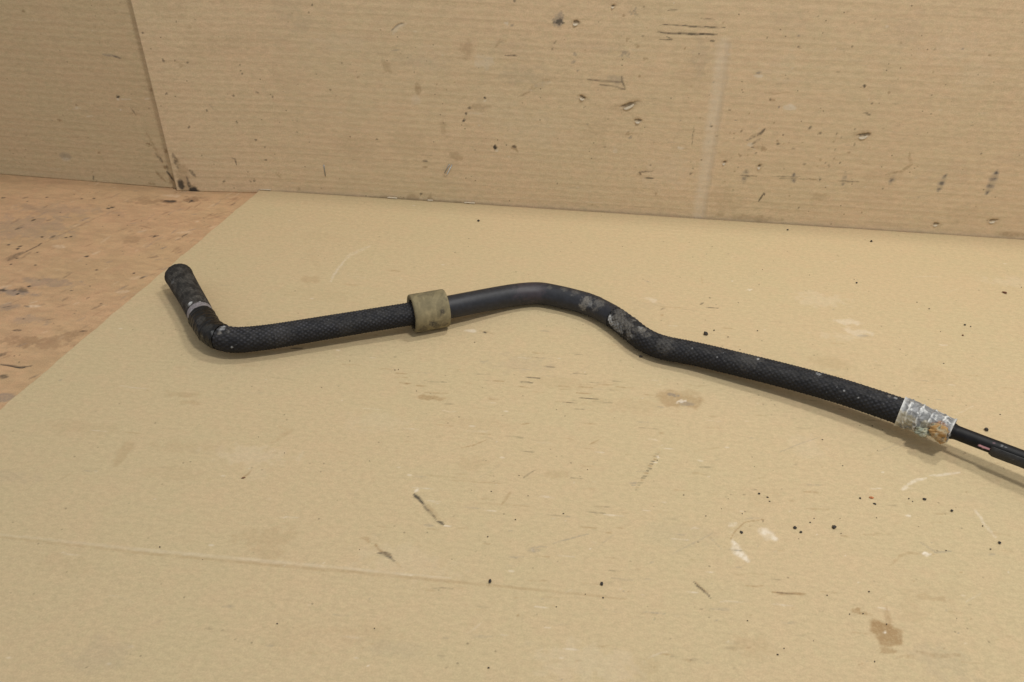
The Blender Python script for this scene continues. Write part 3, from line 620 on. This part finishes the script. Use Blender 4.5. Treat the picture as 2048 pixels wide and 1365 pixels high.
GR = []   # grime spots: (photo x, y, radius mm, channel, strength)
def tube(name, s0, s1, mat, rfun, ds=.0005, seg=120, spots=(), caps=(True, True), attrf=None, phi=(0, 2 * np.pi), parent=root, inner=None):
    n = max(3, int((s1 - s0) / ds)); s = np.linspace(s0, s1, n); p, T, N, B, r = path(s)
    full = abs(phi[1] - phi[0] - 2 * np.pi) < 1e-6
    ph = np.linspace(phi[0], phi[1], seg, endpoint=not full)
    Sg, Ph = np.meshgrid(s, ph, indexing='ij')
    rad = rfun(Sg, Ph, r[:, None])
    D = N[:, None] * np.sin(Ph)[..., None] + B[:, None] * np.cos(Ph)[..., None]
    P = p[:, None] + D * rad[..., None]
    P[..., 2] = np.maximum(P[..., 2], .0006)
    at = np.zeros((*Sg.shape, 4), np.float32)
    for (x, y, rm, ch, stg, *el) in spots:
        # the spot sits where the line of sight first meets the tube
        v = ray(x, y); v = v / np.linalg.norm(v)
        rel = P.reshape(-1, 3) - EYE; tt = rel @ v; dist = np.linalg.norm(rel - tt[:, None] * v, axis=1)
        cand = np.where(dist < .0008)[0]
        c = P.reshape(-1, 3)[cand[np.argmin(tt[cand])]] if len(cand) else P.reshape(-1, 3)[np.argmin(dist)]
        d = np.linalg.norm(P - c, axis=-1) / (rm / 1000)
        nz = fbm(Sg * 420 + x, Ph * 4.2 + x, 4, 1) + .35 * (fbm(Sg * 1300, Ph * 13, 2, 3) - .5)
        if el: at[..., ch] = np.maximum(at[..., ch], stg * (1 - sstep(.6, 1.2, d + 1.5 * (nz - .5)))); continue
        at[..., ch] = np.maximum(at[..., ch], stg * sstep(-.05, .5, 1 - d * .85 + 1.3 * (nz - .52)) * (1 - sstep(1.1, 1.6, d)))
    if attrf: at = attrf(at, Sg, Ph, s0, s1)
    nr, nc = Sg.shape
    i = np.arange(nr * nc).reshape(nr, nc)
    if full:
        j = np.roll(i, -1, axis=1); Fc = np.stack([i[:-1], j[:-1], j[1:], i[1:]], -1).reshape(-1, 4)
    else: Fc = grid_faces(nr, nc)
    V = P.reshape(-1, 3); at = at.reshape(-1, 4); F_ = [Fc]; extra = []
    if full:
        for e, row, sg in ((0, 0, -1), (1, nr - 1, 1)):
            if not caps[e]: continue
            if inner:      # rolled rim into a bore
                rings = [i[row]]
                base = len(V)
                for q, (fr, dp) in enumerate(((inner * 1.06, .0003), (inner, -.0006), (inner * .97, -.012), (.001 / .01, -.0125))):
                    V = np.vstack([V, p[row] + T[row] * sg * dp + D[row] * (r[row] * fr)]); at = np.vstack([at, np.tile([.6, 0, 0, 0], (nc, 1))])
                    rings.append(np.arange(len(V) - nc, len(V)))
                for a_, b_ in zip(rings[:-1], rings[1:]):
                    F_.append(np.stack([a_, b_, np.roll(b_, -1), np.roll(a_, -1)], -1) if sg > 0 else np.stack([a_, np.roll(a_, -1), np.roll(b_, -1), b_], -1))
            else:
                V = np.vstack([V, p[row] + D[row] * .0008]); at = np.vstack([at, at[row * nc:(row + 1) * nc]])
                a_ = i[row]; b_ = np.arange(len(V) - nc, len(V)); F_.append(np.stack([a_, b_, np.roll(b_, -1), np.roll(a_, -1)], -1))
    V = V - (ro if parent is root else 0)
    o = mesh_obj(name, V, np.vstack(F_), mat, parent, attr=at)
    return o

def braid(S_, Ph, r, n=17, pitch=.0046, amp=.00055):
    k = 2 * np.pi / pitch; w_ = .35 * (fbm(S_ * 90, Ph * 1.5, 2, 3) - .5) * 2
    a = n * Ph + k * S_ + w_; b = n * Ph - k * S_ + w_
    h = np.maximum(np.abs(np.sin(a / 2)) ** 1.5 * 1, 0) * np.abs(np.sin(b / 2)) ** 1.5
    return r + amp * (h - .45) * (0.7 + .6 * fbm(S_ * 120, Ph * 2, 2, 5)) + .00012 * (fbm(S_ * 60, Ph * 1.2, 2, 2) - .5)
def dust(at, Sg, Ph, s0, s1, amount=.12):
    top = sstep(-.4, 1, np.sin(Ph))
    at[..., 2] = np.maximum(at[..., 2], amount * top * sstep(.35, .7, fbm(Sg * 260, Ph * 5, 3, 4)))
    at[..., 1] = np.maximum(at[..., 1],   .22 * sstep(.965, .99, vnoise(Sg * 700, Ph * 8, 6)))
    return at
def ribbed(at, Sg, Ph, s0, s1):
    at = dust(at, Sg, Ph, s0, s1, .14)
    rib = np.abs(np.sin(np.pi * Sg / .0021 + .5 * np.sin(14 * Ph))) ** 3 * (.4 + .6 * np.abs(np.sin(13 * Ph + 3 * Sg / .0021)))
    at[..., 2] = np.maximum(at[..., 2], .75 * rib * sstep(.3, .7, fbm(Sg * 200, Ph * 3, 3, 6)) * sstep(.004, .009, Sg)); return at
def worn(amount):
    def f(at, Sg, Ph, s0, s1):
        at = dust(at, Sg, Ph, s0, s1, .10)
        k = 2 * np.pi / .0046; w_ = .35 * (fbm(Sg * 90, Ph * 1.5, 2, 3) - .5) * 2
        h = np.abs(np.sin((17 * Ph + k * Sg + w_) / 2)) ** 2.5 * np.abs(np.sin((17 * Ph - k * Sg + w_) / 2)) ** 2.5
        at[..., 3] = np.maximum(at[..., 3], amount * h * (.1 + 1.5 * fbm(Sg * 110, Ph * 3, 4, 5) ** 1.5 * 1.6) * sstep(-.5, .8, np.sin(Ph)))
        at[..., 0] = np.maximum(at[..., 0], .12 * (1 - sstep(0, .12, h)))
        return at
    return f

s_tip = 0.0; s_bandA = s_of(3.0) - .0008; s_bandB = s_of(3.0) + .0066; s_elb = s_of(6.25)
s_joint = s_px(1228); s_crack = s_px(1251); s_fer = s_px(1800); s_fend = s_px(1904)
s_col0, s_col1 = s_px(822), s_px(892)

tube('end_sleeve', s_tip, s_bandA, M_sleeve,
     lambda S_, Ph, r: r + .00045 * np.abs(np.sin(np.pi * S_ / .0021 + .5 * np.sin(14 * Ph))) * (.4 + .6 * np.abs(np.sin(13 * Ph + 3 * S_ / .0021))) + .0003 * np.exp(-((S_ - .002) / .0022) ** 2)
     - .0003 * sstep(.0006, 0, S_), spots=[(378, 607, 2.0, 1, .9), (401, 603, .8, 1, .8), (388, 617, 2.6, 1, .14), (343, 564, 2.2, 1, .14), (398, 592, 3, 2, .3)],
     inner=.62, caps=(True, True), attrf=ribbed)
tube('marking_band', s_bandA, s_bandB, M_band, lambda S_, Ph, r: r + .00012 + .00015 * (fbm(S_ * 300, Ph * 3, 2) - .5), spots=[(390, 630, 2, 1, .25), (418, 622, 2, 1, .2), (405, 628, 1.6, 2, .5)])
def tape_r(S_, Ph, r):
    sp = (S_ - s_bandB) / .0052 + Ph / (2 * np.pi) * .4
    return r + .0002 + .0006 * (sp - np.floor(sp)) * .6 + .0012 * (fbm(S_ * 220, Ph * 2.5, 3, 2) - .5) + .0006 * np.exp(-((S_ - s_bandB - .001) / .0012) ** 2)
tube('tape_wrap', s_bandB, s_elb, M_tape, tape_r, spots=[(400, 640, 4, 2, .2), (412, 655, 4, 2, .12), (425, 668, 2, 1, .2), (402, 672, 1.2, 2, .5)])
tube('braided_section', s_elb, s_col0 + .012, M_braid, lambda S_, Ph, r: braid(S_, Ph, r),
     spots=[(444, 656, 2.4, 1, .45), (448, 652, 1.6, 1, .55), (439, 665, 2.0, 2, .8), (464, 696, .7, 1, .8), (455, 662, 2, 2, .5), (690, 655, 8, 2, .10), (560, 668, 10, 2, .12)], attrf=worn(.40))
smooth = tube('smooth_section', s_col0 + .012, s_joint, M_smooth,
     lambda S_, Ph, r: r + .00025 * (fbm(S_ * 40, Ph * 1.5, 3, 2) - .5) + .0003 * np.exp(-((S_ - s_joint) / .0012) ** 2) * 0 + .00025 * sstep(.55, .8, fbm(S_ * 240, Ph * 3, 3, 6)) * sstep(s_px(1150), s_px(1180), S_),
     spots=[(1170, 603, 2.6, 2, .8, 1), (1164, 615, 2.4, 2, .8, 1), (1172, 600, 4.6, 2, .9), (1166, 614, 3.6, 2, .85), (1178, 610, 3.0, 1, .22), (1195, 606, 5.5, 2, .45), (1188, 618, 3, 2, .5), (1129, 577, 3.4, 2, .35), (1150, 584, 4, 2, .3), (1100, 574, 2.4, 2, .25),
            (1217, 634, 2.2, 1, .9, 1), (1216, 641, 2.0, 1, .85, 1), (1219, 649, 2.4, 1, .6, 1), (1219, 636, 2.3, 1, 1.0), (1217, 644, 2.2, 1, .75), (1224, 650, 3.2, 1, .45), (1234, 657, 3.8, 1, .38), (1240, 664, 3.0, 1, .28), (1243, 640, 5.5, 2, .75), (1236, 622, 5, 2, .6), (1230, 632, 3, 2, .8), (1238, 618, 2, 1, .25),
            (1060, 575, 14, 3, .03)])
br2 = tube('braided_section', s_joint, s_fer + .008, M_braid, lambda S_, Ph, r: braid(S_, Ph, r) - .0008 * np.exp(-((S_ - s_crack - .0012 * np.sin(Ph)) / .0007) ** 2) + .0003 * np.exp(-((S_ - s_crack - .003) / .002) ** 2) - .00005 * sstep(s_joint + .001, s_joint, S_),
     spots=[(1220, 633, 2.2, 1, .8, 1), (1218, 641, 2.2, 1, .8, 1), (1221, 648, 2.4, 1, .6, 1), (1228, 654, 3.2, 1, .32, 1), (1238, 661, 3.2, 1, .26, 1), (1240, 648, 3, 1, .14), (1231, 655, 4.2, 1, .3), (1240, 664, 3.4, 1, .35), (1236, 636, 7, 2, .6), (1243, 622, 5, 2, .4), (1252, 646, 5, 2, .5), (1255, 668, 4.2, 2, .7), (1262, 672, 2.2, 1, .25), (1256, 650, 5, 2, .55), (1268, 640, 2, 2, .7), (1270, 660, 4, 2, .4), (1285, 660, 4, 2, .75), (1280, 655, 2, 1, .3), (1296, 668, 4, 2, .45),
            (1384, 696, .5, 1, .7), (1436, 714, .6, 1, .6), (1434, 717, .6, 1, .4), (1516, 717, .9, 1, .8), (1636, 745, 2.0, 1, .35), (1644, 743, 1.4, 1, .4), (1715, 797, .9, 1, .7), (1688, 783, .7, 1, .6), (1790, 794, 1.6, 1, .45),
            (1780, 790, 2, 2, .6), (1330, 690, 8, 2, .25), (1500, 715, 10, 2, .2), (1700, 770, 8, 3, .04)], attrf=worn(.17))
br2['label'] = 'long braided length running from the bend to the metal crimp'

# loose threads at the bend
p0 = on_z(1262, 634, .020); thr = []
for k, (dx, dz, dy) in enumerate(((.006, .003, .002), (.008, .0005, .001), (.004, .004, -.001), (-.005, .002, .001))):
    q = p0 + np.array([-.003 + .002 * k, 0, -.003])
    pts = [q - ro, q + np.array([dx * .5, dy * .5, dz * .7]) - ro, q + np.array([dx, dy, dz]) - ro]
    thr.append(wire('loose_thread', pts, .00010, M_paper, br2, 5))

# collar ------------------------------------------------------------
p, T, N, B, r = path(np.array([s_col0, s_col1])); 
ax = (p[1] - p[0]); Lc = np.linalg.norm(ax); ax /= Lc; upv = np.array([0, 0, 1.]); Nn = upv - ax * (upv @ ax); Nn /= np.linalg.norm(Nn); Bb = np.cross(ax, Nn)
c0 = p[0].copy(); RC = .0163
prof = []   # (along 0..1, radius kind)
seg = 128; ph = np.linspace(0, 2 * np.pi, seg, endpoint=False)
rin = .0121 + .0012 * np.abs(np.sin(ph * 3.0 + .6)) ** 3 + .0004 * np.sin(9 * ph)
rin = np.where((ph > 2.3) & (ph < 2.75), .0098, rin); rin = np.where((ph > 3.6) & (ph < 3.8), .0100, rin)
rings = []
def ring(a, rad): rings.append((a, rad))
ring(.30, rin * .97); ring(.06, rin); ring(.012, rin + .0003); ring(.0, rin + .0008); ring(-.004, np.full(seg, RC - .0014)); ring(.004, np.full(seg, RC - .0005)); ring(.02, np.full(seg, RC - .0001))
for a in np.linspace(.05, .95, 100): ring(a, RC + .00025 * (fbm(np.cos(ph) * 2 + 5 + a * 3, np.sin(ph) * 2 + 5 + a * 2, 2) - .5) + .0002 * (a - .5) ** 2)
ring(.98, np.full(seg, RC - .0001)); ring(.996, np.full(seg, RC - .0006)); ring(1.003, np.full(seg, RC - .0016)); ring(1.0, np.full(seg, .0112)); ring(.9, np.full(seg, .0102)); ring(.72, np.full(seg, .0100))
V = []; at = []
for a, rad in rings:
    sk = .0022 * np.sin(ph) * 0
    rr_ = rad.copy(); flat = np.where(np.sin(ph) < -.93, .9985, 1)
    V.append(c0 + ax * (a * Lc) + (Nn * np.sin(ph)[:, None] + Bb * np.cos(ph)[:, None]) * (rr_ * flat)[:, None])
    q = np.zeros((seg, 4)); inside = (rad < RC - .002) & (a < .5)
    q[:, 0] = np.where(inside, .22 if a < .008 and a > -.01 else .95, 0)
    if a <= .05 and rad.min() > RC - .003: q[:, 2] = .35
    fb_ = fbm(np.cos(ph) * 3 + a * 9 + 5, np.sin(ph) * 3 + 9, 3, 2); q[:, 2] = np.maximum(q[:, 2], .45 * sstep(.5, .75, fb_)); q[:, 1] = .5 * sstep(.55, .8, fbm(ph * 2 + 3, np.full(seg, a * 6), 3, 5))
    at.append(q)
V = np.array(V); at = np.array(at)
for (x, y, rm, stg) in [(866, 648, 2.2, .95), (871, 652, 2.6, .8), (887, 626, 1.9, .85), (885, 632, 1.4, .6), (888, 615, 1.2, .3), (846, 588, 2.0, .4), (840, 590, 1.6, .4), (891, 651, 2.4, .9), (848, 660, 3.5, .6), (875, 656, 3, .6), (824, 652, 1.6, .9), (860, 584, 4, .35), (895, 596, 2, .4)]:
    v = ray(x, y); v = v / np.linalg.norm(v); rel = V.reshape(-1, 3) - EYE; tt = rel @ v; dist = np.linalg.norm(rel - tt[:, None] * v, axis=1)
    cand = np.where(dist < .0012)[0]; cc = V.reshape(-1, 3)[cand[np.argmin(tt[cand])]] if len(cand) else V.reshape(-1, 3)[np.argmin(dist)]
    dd = np.linalg.norm(V - cc, axis=-1) / (rm / 1000) + 1.2 * (fbm(V[..., 0] * 700, V[..., 2] * 700, 3) - .5)
    at[..., 0] = np.maximum(at[..., 0], stg * (1 - sstep(.7, 1.15, dd * .8)))
i = np.arange(len(rings) * seg).reshape(len(rings), seg); j = np.roll(i, -1, 1)
mesh_obj('foam_collar', V.reshape(-1, 3) - ro, np.stack([i[:-1], j[:-1], j[1:], i[1:]], -1).reshape(-1, 4), M_collar, root, attr=at.reshape(-1, 4))

# crimped ferrule ----------------------------------------------------
def fer_cell(S_, Ph):
    t_ = (S_ - s_fer) / (s_fend - s_fer); wob = .45 * (fbm(S_ * 240, Ph * 2.2, 3, 4) - .5)
    u = t_ * 4.6 + .32 + wob + .05 * np.sin(3 * Ph); fu = u - np.floor(u)
    v = Ph * 9 / (2 * np.pi) + .5 * np.mod(np.floor(u), 2) + .35 * fu + wob; fv = v - np.floor(v)
    du = np.minimum(fu, 1 - fu); dv = np.minimum(fv, 1 - fv)
    return t_, np.maximum(np.exp(-(du / .13) ** 2), .5 * np.exp(-(dv / .15) ** 2)), np.floor(u) * 7 + np.floor(v)
def fer_r(S_, Ph, r):
    t_, ridge, _ = fer_cell(S_, Ph)
    return .0108 - .0024 * sstep(0.0, 1.0, t_) + .0009 * ridge + .0005 * np.exp(-((t_) / .03) ** 2) + .0006 * (fbm(S_ * 320, Ph * 3.5, 3, 3) - .5)
def fer_at(at, Sg, Ph, s0, s1):
    t_, ridge, cid = fer_cell(Sg, Ph); n_ = fbm(Sg * 420, Ph * 4.2, 3, 2)
    at[..., 1] = np.maximum(at[..., 1], np.clip(.75 * sstep(.35, 1., ridge) * sstep(.32, .6, n_) + .45 * sstep(.58, .72, n_), 0, .9))
    at[..., 1] = np.maximum(at[..., 1], .7 * np.exp(-(t_ / .05) ** 2) + .7 * np.exp(-((t_ - 1) / .04) ** 2))
    at[..., 0] = np.maximum(at[..., 0], (1 - ridge) * (.15 + .5 * np.modf(np.abs(np.sin(cid * 12.9898)) * 43.7)[0]))
    low = sstep(.35, -.5, np.sin(Ph)) * np.exp(-((t_ - .1) / .35) ** 2); at[..., 2] = np.maximum(at[..., 2], .55 * low * sstep(.4, .6, n_))
    return at
fer = tube('crimp_ferrule', s_fer, s_fend, M_zinc, fer_r, ds=.0003, seg=140, attrf=fer_at, caps=(True, True),
           spots=[(1800, 835, 4.5, 2, .5), (1815, 845, 5, 2, .5), (1795, 845, 3, 2, .5), (1855, 855, 4, 2, .5), (1875, 860, 5.5, 3, .8), (1885, 850, 3, 3, .5)])
def lump(name, x, y, z, rad, sc_, mat, parent, ch, seed):
    n1, n2 = 40, 24; c = on_z(x, y, z)
    th, la = np.meshgrid(np.linspace(0, 2 * np.pi, n1, endpoint=False), np.linspace(-np.pi / 2 + .02, np.pi / 2 - .02, n2))
    rr_ = rad * (1 + .55 * (fbm(np.cos(th) * np.cos(la) * 2 + seed + 4, np.sin(th) * np.cos(la) * 2 + np.sin(la) * 2 + 6, 3, 1) - .5) * 2)
    D = np.stack([np.cos(th) * np.cos(la), np.sin(th) * np.cos(la), np.sin(la)], -1) * np.array(sc_)
    Vv = c + D * rr_[..., None]
    a_ = np.zeros((n2, n1, 4)); nn = fbm(th * 1.1 + seed, la * 1.6 + 5, 3, 3); a_[..., 3 if ch == 3 else 2] = .8 * sstep(.2, .6, nn); a_[..., 1] = .35 * sstep(.6, .8, fbm(th * 3 + seed, la * 4 + 9, 3, 5)); a_[..., 0] = .6 * sstep(.5, .72, fbm(th * 3 + 2, la * 5 + seed, 3, 6))
    i = np.arange(n1 * n2).reshape(n2, n1); j = np.roll(i, -1, 1)
    return mesh_obj(name, (Vv - ro).reshape(-1, 3), np.stack([i[:-1], j[:-1], j[1:], i[1:]], -1).reshape(-1, 4), mat, parent, attr=a_.reshape(-1, 4))
l1 = lump('corrosion_crust', 1876, 863, .0210, .0064, (1.05, .8, .8), M_crust, fer, 3, 1.3); l1['label'] = 'orange brown rusty lump'
l2 = lump('corrosion_crust', 1881, 875, .0172, .0046, (.75, .8, .8), M_crust, fer, 3, 8.1); l2['label'] = 'pale rusty bump at the tip of the crimp'
l3 = lump('corrosion_crust', 1844, 864, .0165, .0042, (1.3, .8, .7), M_crust, fer, 2, 5.7); l3['label'] = 'grey green bump'

# metal pipe and its rubber cover --------------------------------------
def pk(s, k): return s
pipe = tube('metal_pipe', s_fend - .004, arc[-1], M_pipe, lambda S_, Ph, r: .0052 + .0009 * sstep(s_fend + .003, s_fend, S_) + 0 * Ph, ds=.0012, seg=64,
            spots=[(1899, 872, .9, 1, .8), (1989, 884, .7, 3, .25, 1), (2003, 891, .35, 1, .5, 1), (2005, 889, .3, 1, .5, 1), (2011, 893, .3, 1, .5, 1)]
            + [(1958 + 3 * k, 893.0 + 1.15 * k, .75, 3, 1.0, 1) for k in range(10)])
cov0 = s_px(1984)
def cov_r(S_, Ph, r):
    return .0062 + .00025 * (fbm(S_ * 150, Ph * 2, 2, 4) - .5) - .0010 * sstep(.0025, 0, S_ - cov0)
cover = tube('pipe_sleeve', cov0, arc[-1], M_cover, cov_r, ds=.0012, seg=64, phi=(-2.2, .62), attrf=dust)
cm = cover.modifiers.new('thickness', 'SOLIDIFY'); cm.thickness = .0006; cm.offset = -1

# ================================================================== crumbs
def crumb(x, y, wmm, hmm, mat, label, z=0.0, rot=0.0, cat='crumb'):
    c = on_z(x, y, z); Vv = []; n1, n2 = 9, 5
    for j in range(n2):
        la = -math.pi / 2 + math.pi * (j + .5) / n2
        for i in range(n1):
            th = 2 * math.pi * i / n1; k = .55 + .7 * random.random()
            X = math.cos(th) * math.cos(la) * wmm / 2300 * k; Y = math.sin(th) * math.cos(la) * hmm / 2300 * k
            Vv.append((X * math.cos(rot) - Y * math.sin(rot), X * math.sin(rot) + Y * math.cos(rot), (math.sin(la) + .95) * min(wmm, hmm) / 2600))
    Fc = [(j * n1 + i, j * n1 + (i + 1) % n1, (j + 1) * n1 + (i + 1) % n1, (j + 1) * n1 + i) for j in range(n2 - 1) for i in range(n1)]
    Fc += [tuple(range(n1))[::-1], tuple((n2 - 1) * n1 + i for i in range(n1))]
    o = mesh_obj('crumb', Vv, Fc, mat, smooth=False); o.location = tuple(c)
    return tag(o, label, cat, 'crumbs of dirt on the cardboard sheet')
crumb(1411, 670, 5.2, 4.2, M_crumb, 'large black crumb just above the hose right of its lower bend')
crumb(1428, 662, 1.8, 1.5, M_crumb, 'tiny black crumb at the upper right of the large black one')
crumb(1281, 715, 3.2, 2.6, M_crumb, 'black crumb touching the underside of the hose at its lower bend')
crumb(1972, 862, 3.9, 3.4, M_crumb, 'squarish black crumb above the bare metal pipe')
crumb(1742, 484, 3.2, 2.6, M_crumb, 'black crumb at upper right, in front of the cardboard wall with the ink smears')
crumb(1575, 461, 2.4, 2.0, M_crumb, 'small dark crumb closest to the foot of the large cardboard wall')
crumb(957, 443, 3.4, 2.6, M_crumb, 'dark crumb near the torn back edge of the sheet, above the olive collar')
crumb(2009, 587, 5.4, 2.4, M_rustcrumb, 'flat rust brown flake at the far right edge of the sheet', rot=-.5)
crumb(1713, 567, 2.2, 2.0, M_crumb, 'lone small black crumb in the open space above the braided hose')
crumb(1929, 651, 2.3, 1.8, M_crumb, 'upper left crumb of three dark ones below the rust brown flake')
crumb(1925, 672, 2.1, 1.6, M_rustcrumb, 'lowest brown crumb of three below the rust brown flake')
crumb(1941, 654, 1.6, 1.2, M_crumb, 'upper right crumb of three dark ones below the rust brown flake')
crumb(980, 1164, 2.2, 3.4, M_crumb, 'oval black crumb on the score line at bottom centre')
crumb(1203, 1169, 2.2, 3.0, M_crumb, 'black crumb between the score line and the dark slanted scratch')
crumb(1667, 1057, 3.6, 3.2, M_crumb, 'big round black crumb right of the chalky smears')
crumb(1589, 1057, 2.8, 2.4, M_crumb, 'upper left crumb of a close black pair right of the chalky smears')
crumb(1601, 1066, 2.3, 1.9, M_crumb, 'lower right crumb of a close black pair right of the chalky smears')
crumb(1482, 1066, 3.0, 1.9, M_crumb, 'dark crumb on the thin curved hairline beside the chalky smears', rot=-.4)
crumb(1849, 1000, 2.8, 2.0, M_crumb, 'dark crumb right of centre between pipe shadow and orange crumb', rot=-.3)
crumb(1742, 997, 3.4, 2.0, M_orange, 'orange crumb among small dark ones below the metal crimp')
crumb(1749, 1009, 2.6, 1.4, M_crumb, 'thin dark crumb just below the orange one', rot=-.5)
crumb(1720, 998, 1.9, 1.6, M_crumb, 'small dark crumb just left of the orange one')
crumb(1903, 1023, 2.2, 2.0, M_crumb, 'small black crumb below the shadow of the pipe at right')
crumb(1998, 1087, 2.4, 2.0, M_crumb, 'small dark crumb near the right edge, lowest on that side')
crumb(1518, 989, 2.0, 1.7, M_crumb, 'left crumb of a loose pair above the chalky smears')
crumb(1535, 996, 1.8, 1.4, M_crumb, 'right crumb of a loose pair above the chalky smears')
crumb(487, 957, 3.2, 1.3, M_rustcrumb, 'curved reddish brown sliver alone at lower left of the sheet', rot=.4)
# countless finer grit, one mesh
Vv = []; Fc = []
pts = [(1504, 915), (1546, 942), (1881, 664), (1738, 1184), (1825, 1004), (700, 723), (797, 740), (833, 783), (700, 712), (1113, 820), (1130, 833), (853, 828), (896, 847), (918, 835), (790, 741), (987, 953), (1038, 952), (1175, 940), (1066, 1137), (1682, 1068), (1620, 1046), (1628, 1038), (1680, 1038), (1892, 1102), (1965, 1053), (1837, 1054), (1555, 1310), (1480, 700), (1456, 675), (1372, 675), (1619, 551), (1525, 540), (1518, 570), (1419, 596), (1625, 690), (1695, 739), (1887, 728), (1420, 597), (1800, 700), (1870, 780), (2000, 830), (18, 1002), (80, 1025), (405, 1120), (8, 1052), (320, 1095), (517, 875), (569, 907), (739, 923)]
pts += [(random.gauss(1400, 450), random.uniform(470, 1340)) for _ in range(70)]
for (x, y) in pts:
    c = on_z(x, y, 0); 
    if c[0] < -.33 or c[0] > .5: continue
    rad = random.uniform(.0002, .0005); b0 = len(Vv); a = random.uniform(.6, 1.8)
    for j, (rz, zz) in enumerate(((1, .0), (.8, 1.0))):
        for i in range(5):
            th = i * 1.2566 + random.uniform(-.3, .3); Vv.append((c[0] + math.cos(th) * rad * rz * a, c[1] + math.sin(th) * rad * rz, .0002 + zz * rad))
    Fc += [(b0 + i, b0 + (i + 1) % 5, b0 + 5 + (i + 1) % 5, b0 + 5 + i) for i in range(5)] + [tuple(b0 + 5 + i for i in range(5))]
g = mesh_obj('grit', Vv, Fc, M_grit, smooth=False); tag(g, 'fine dark grit scattered over the cardboard sheet', 'grit', kind='stuff')
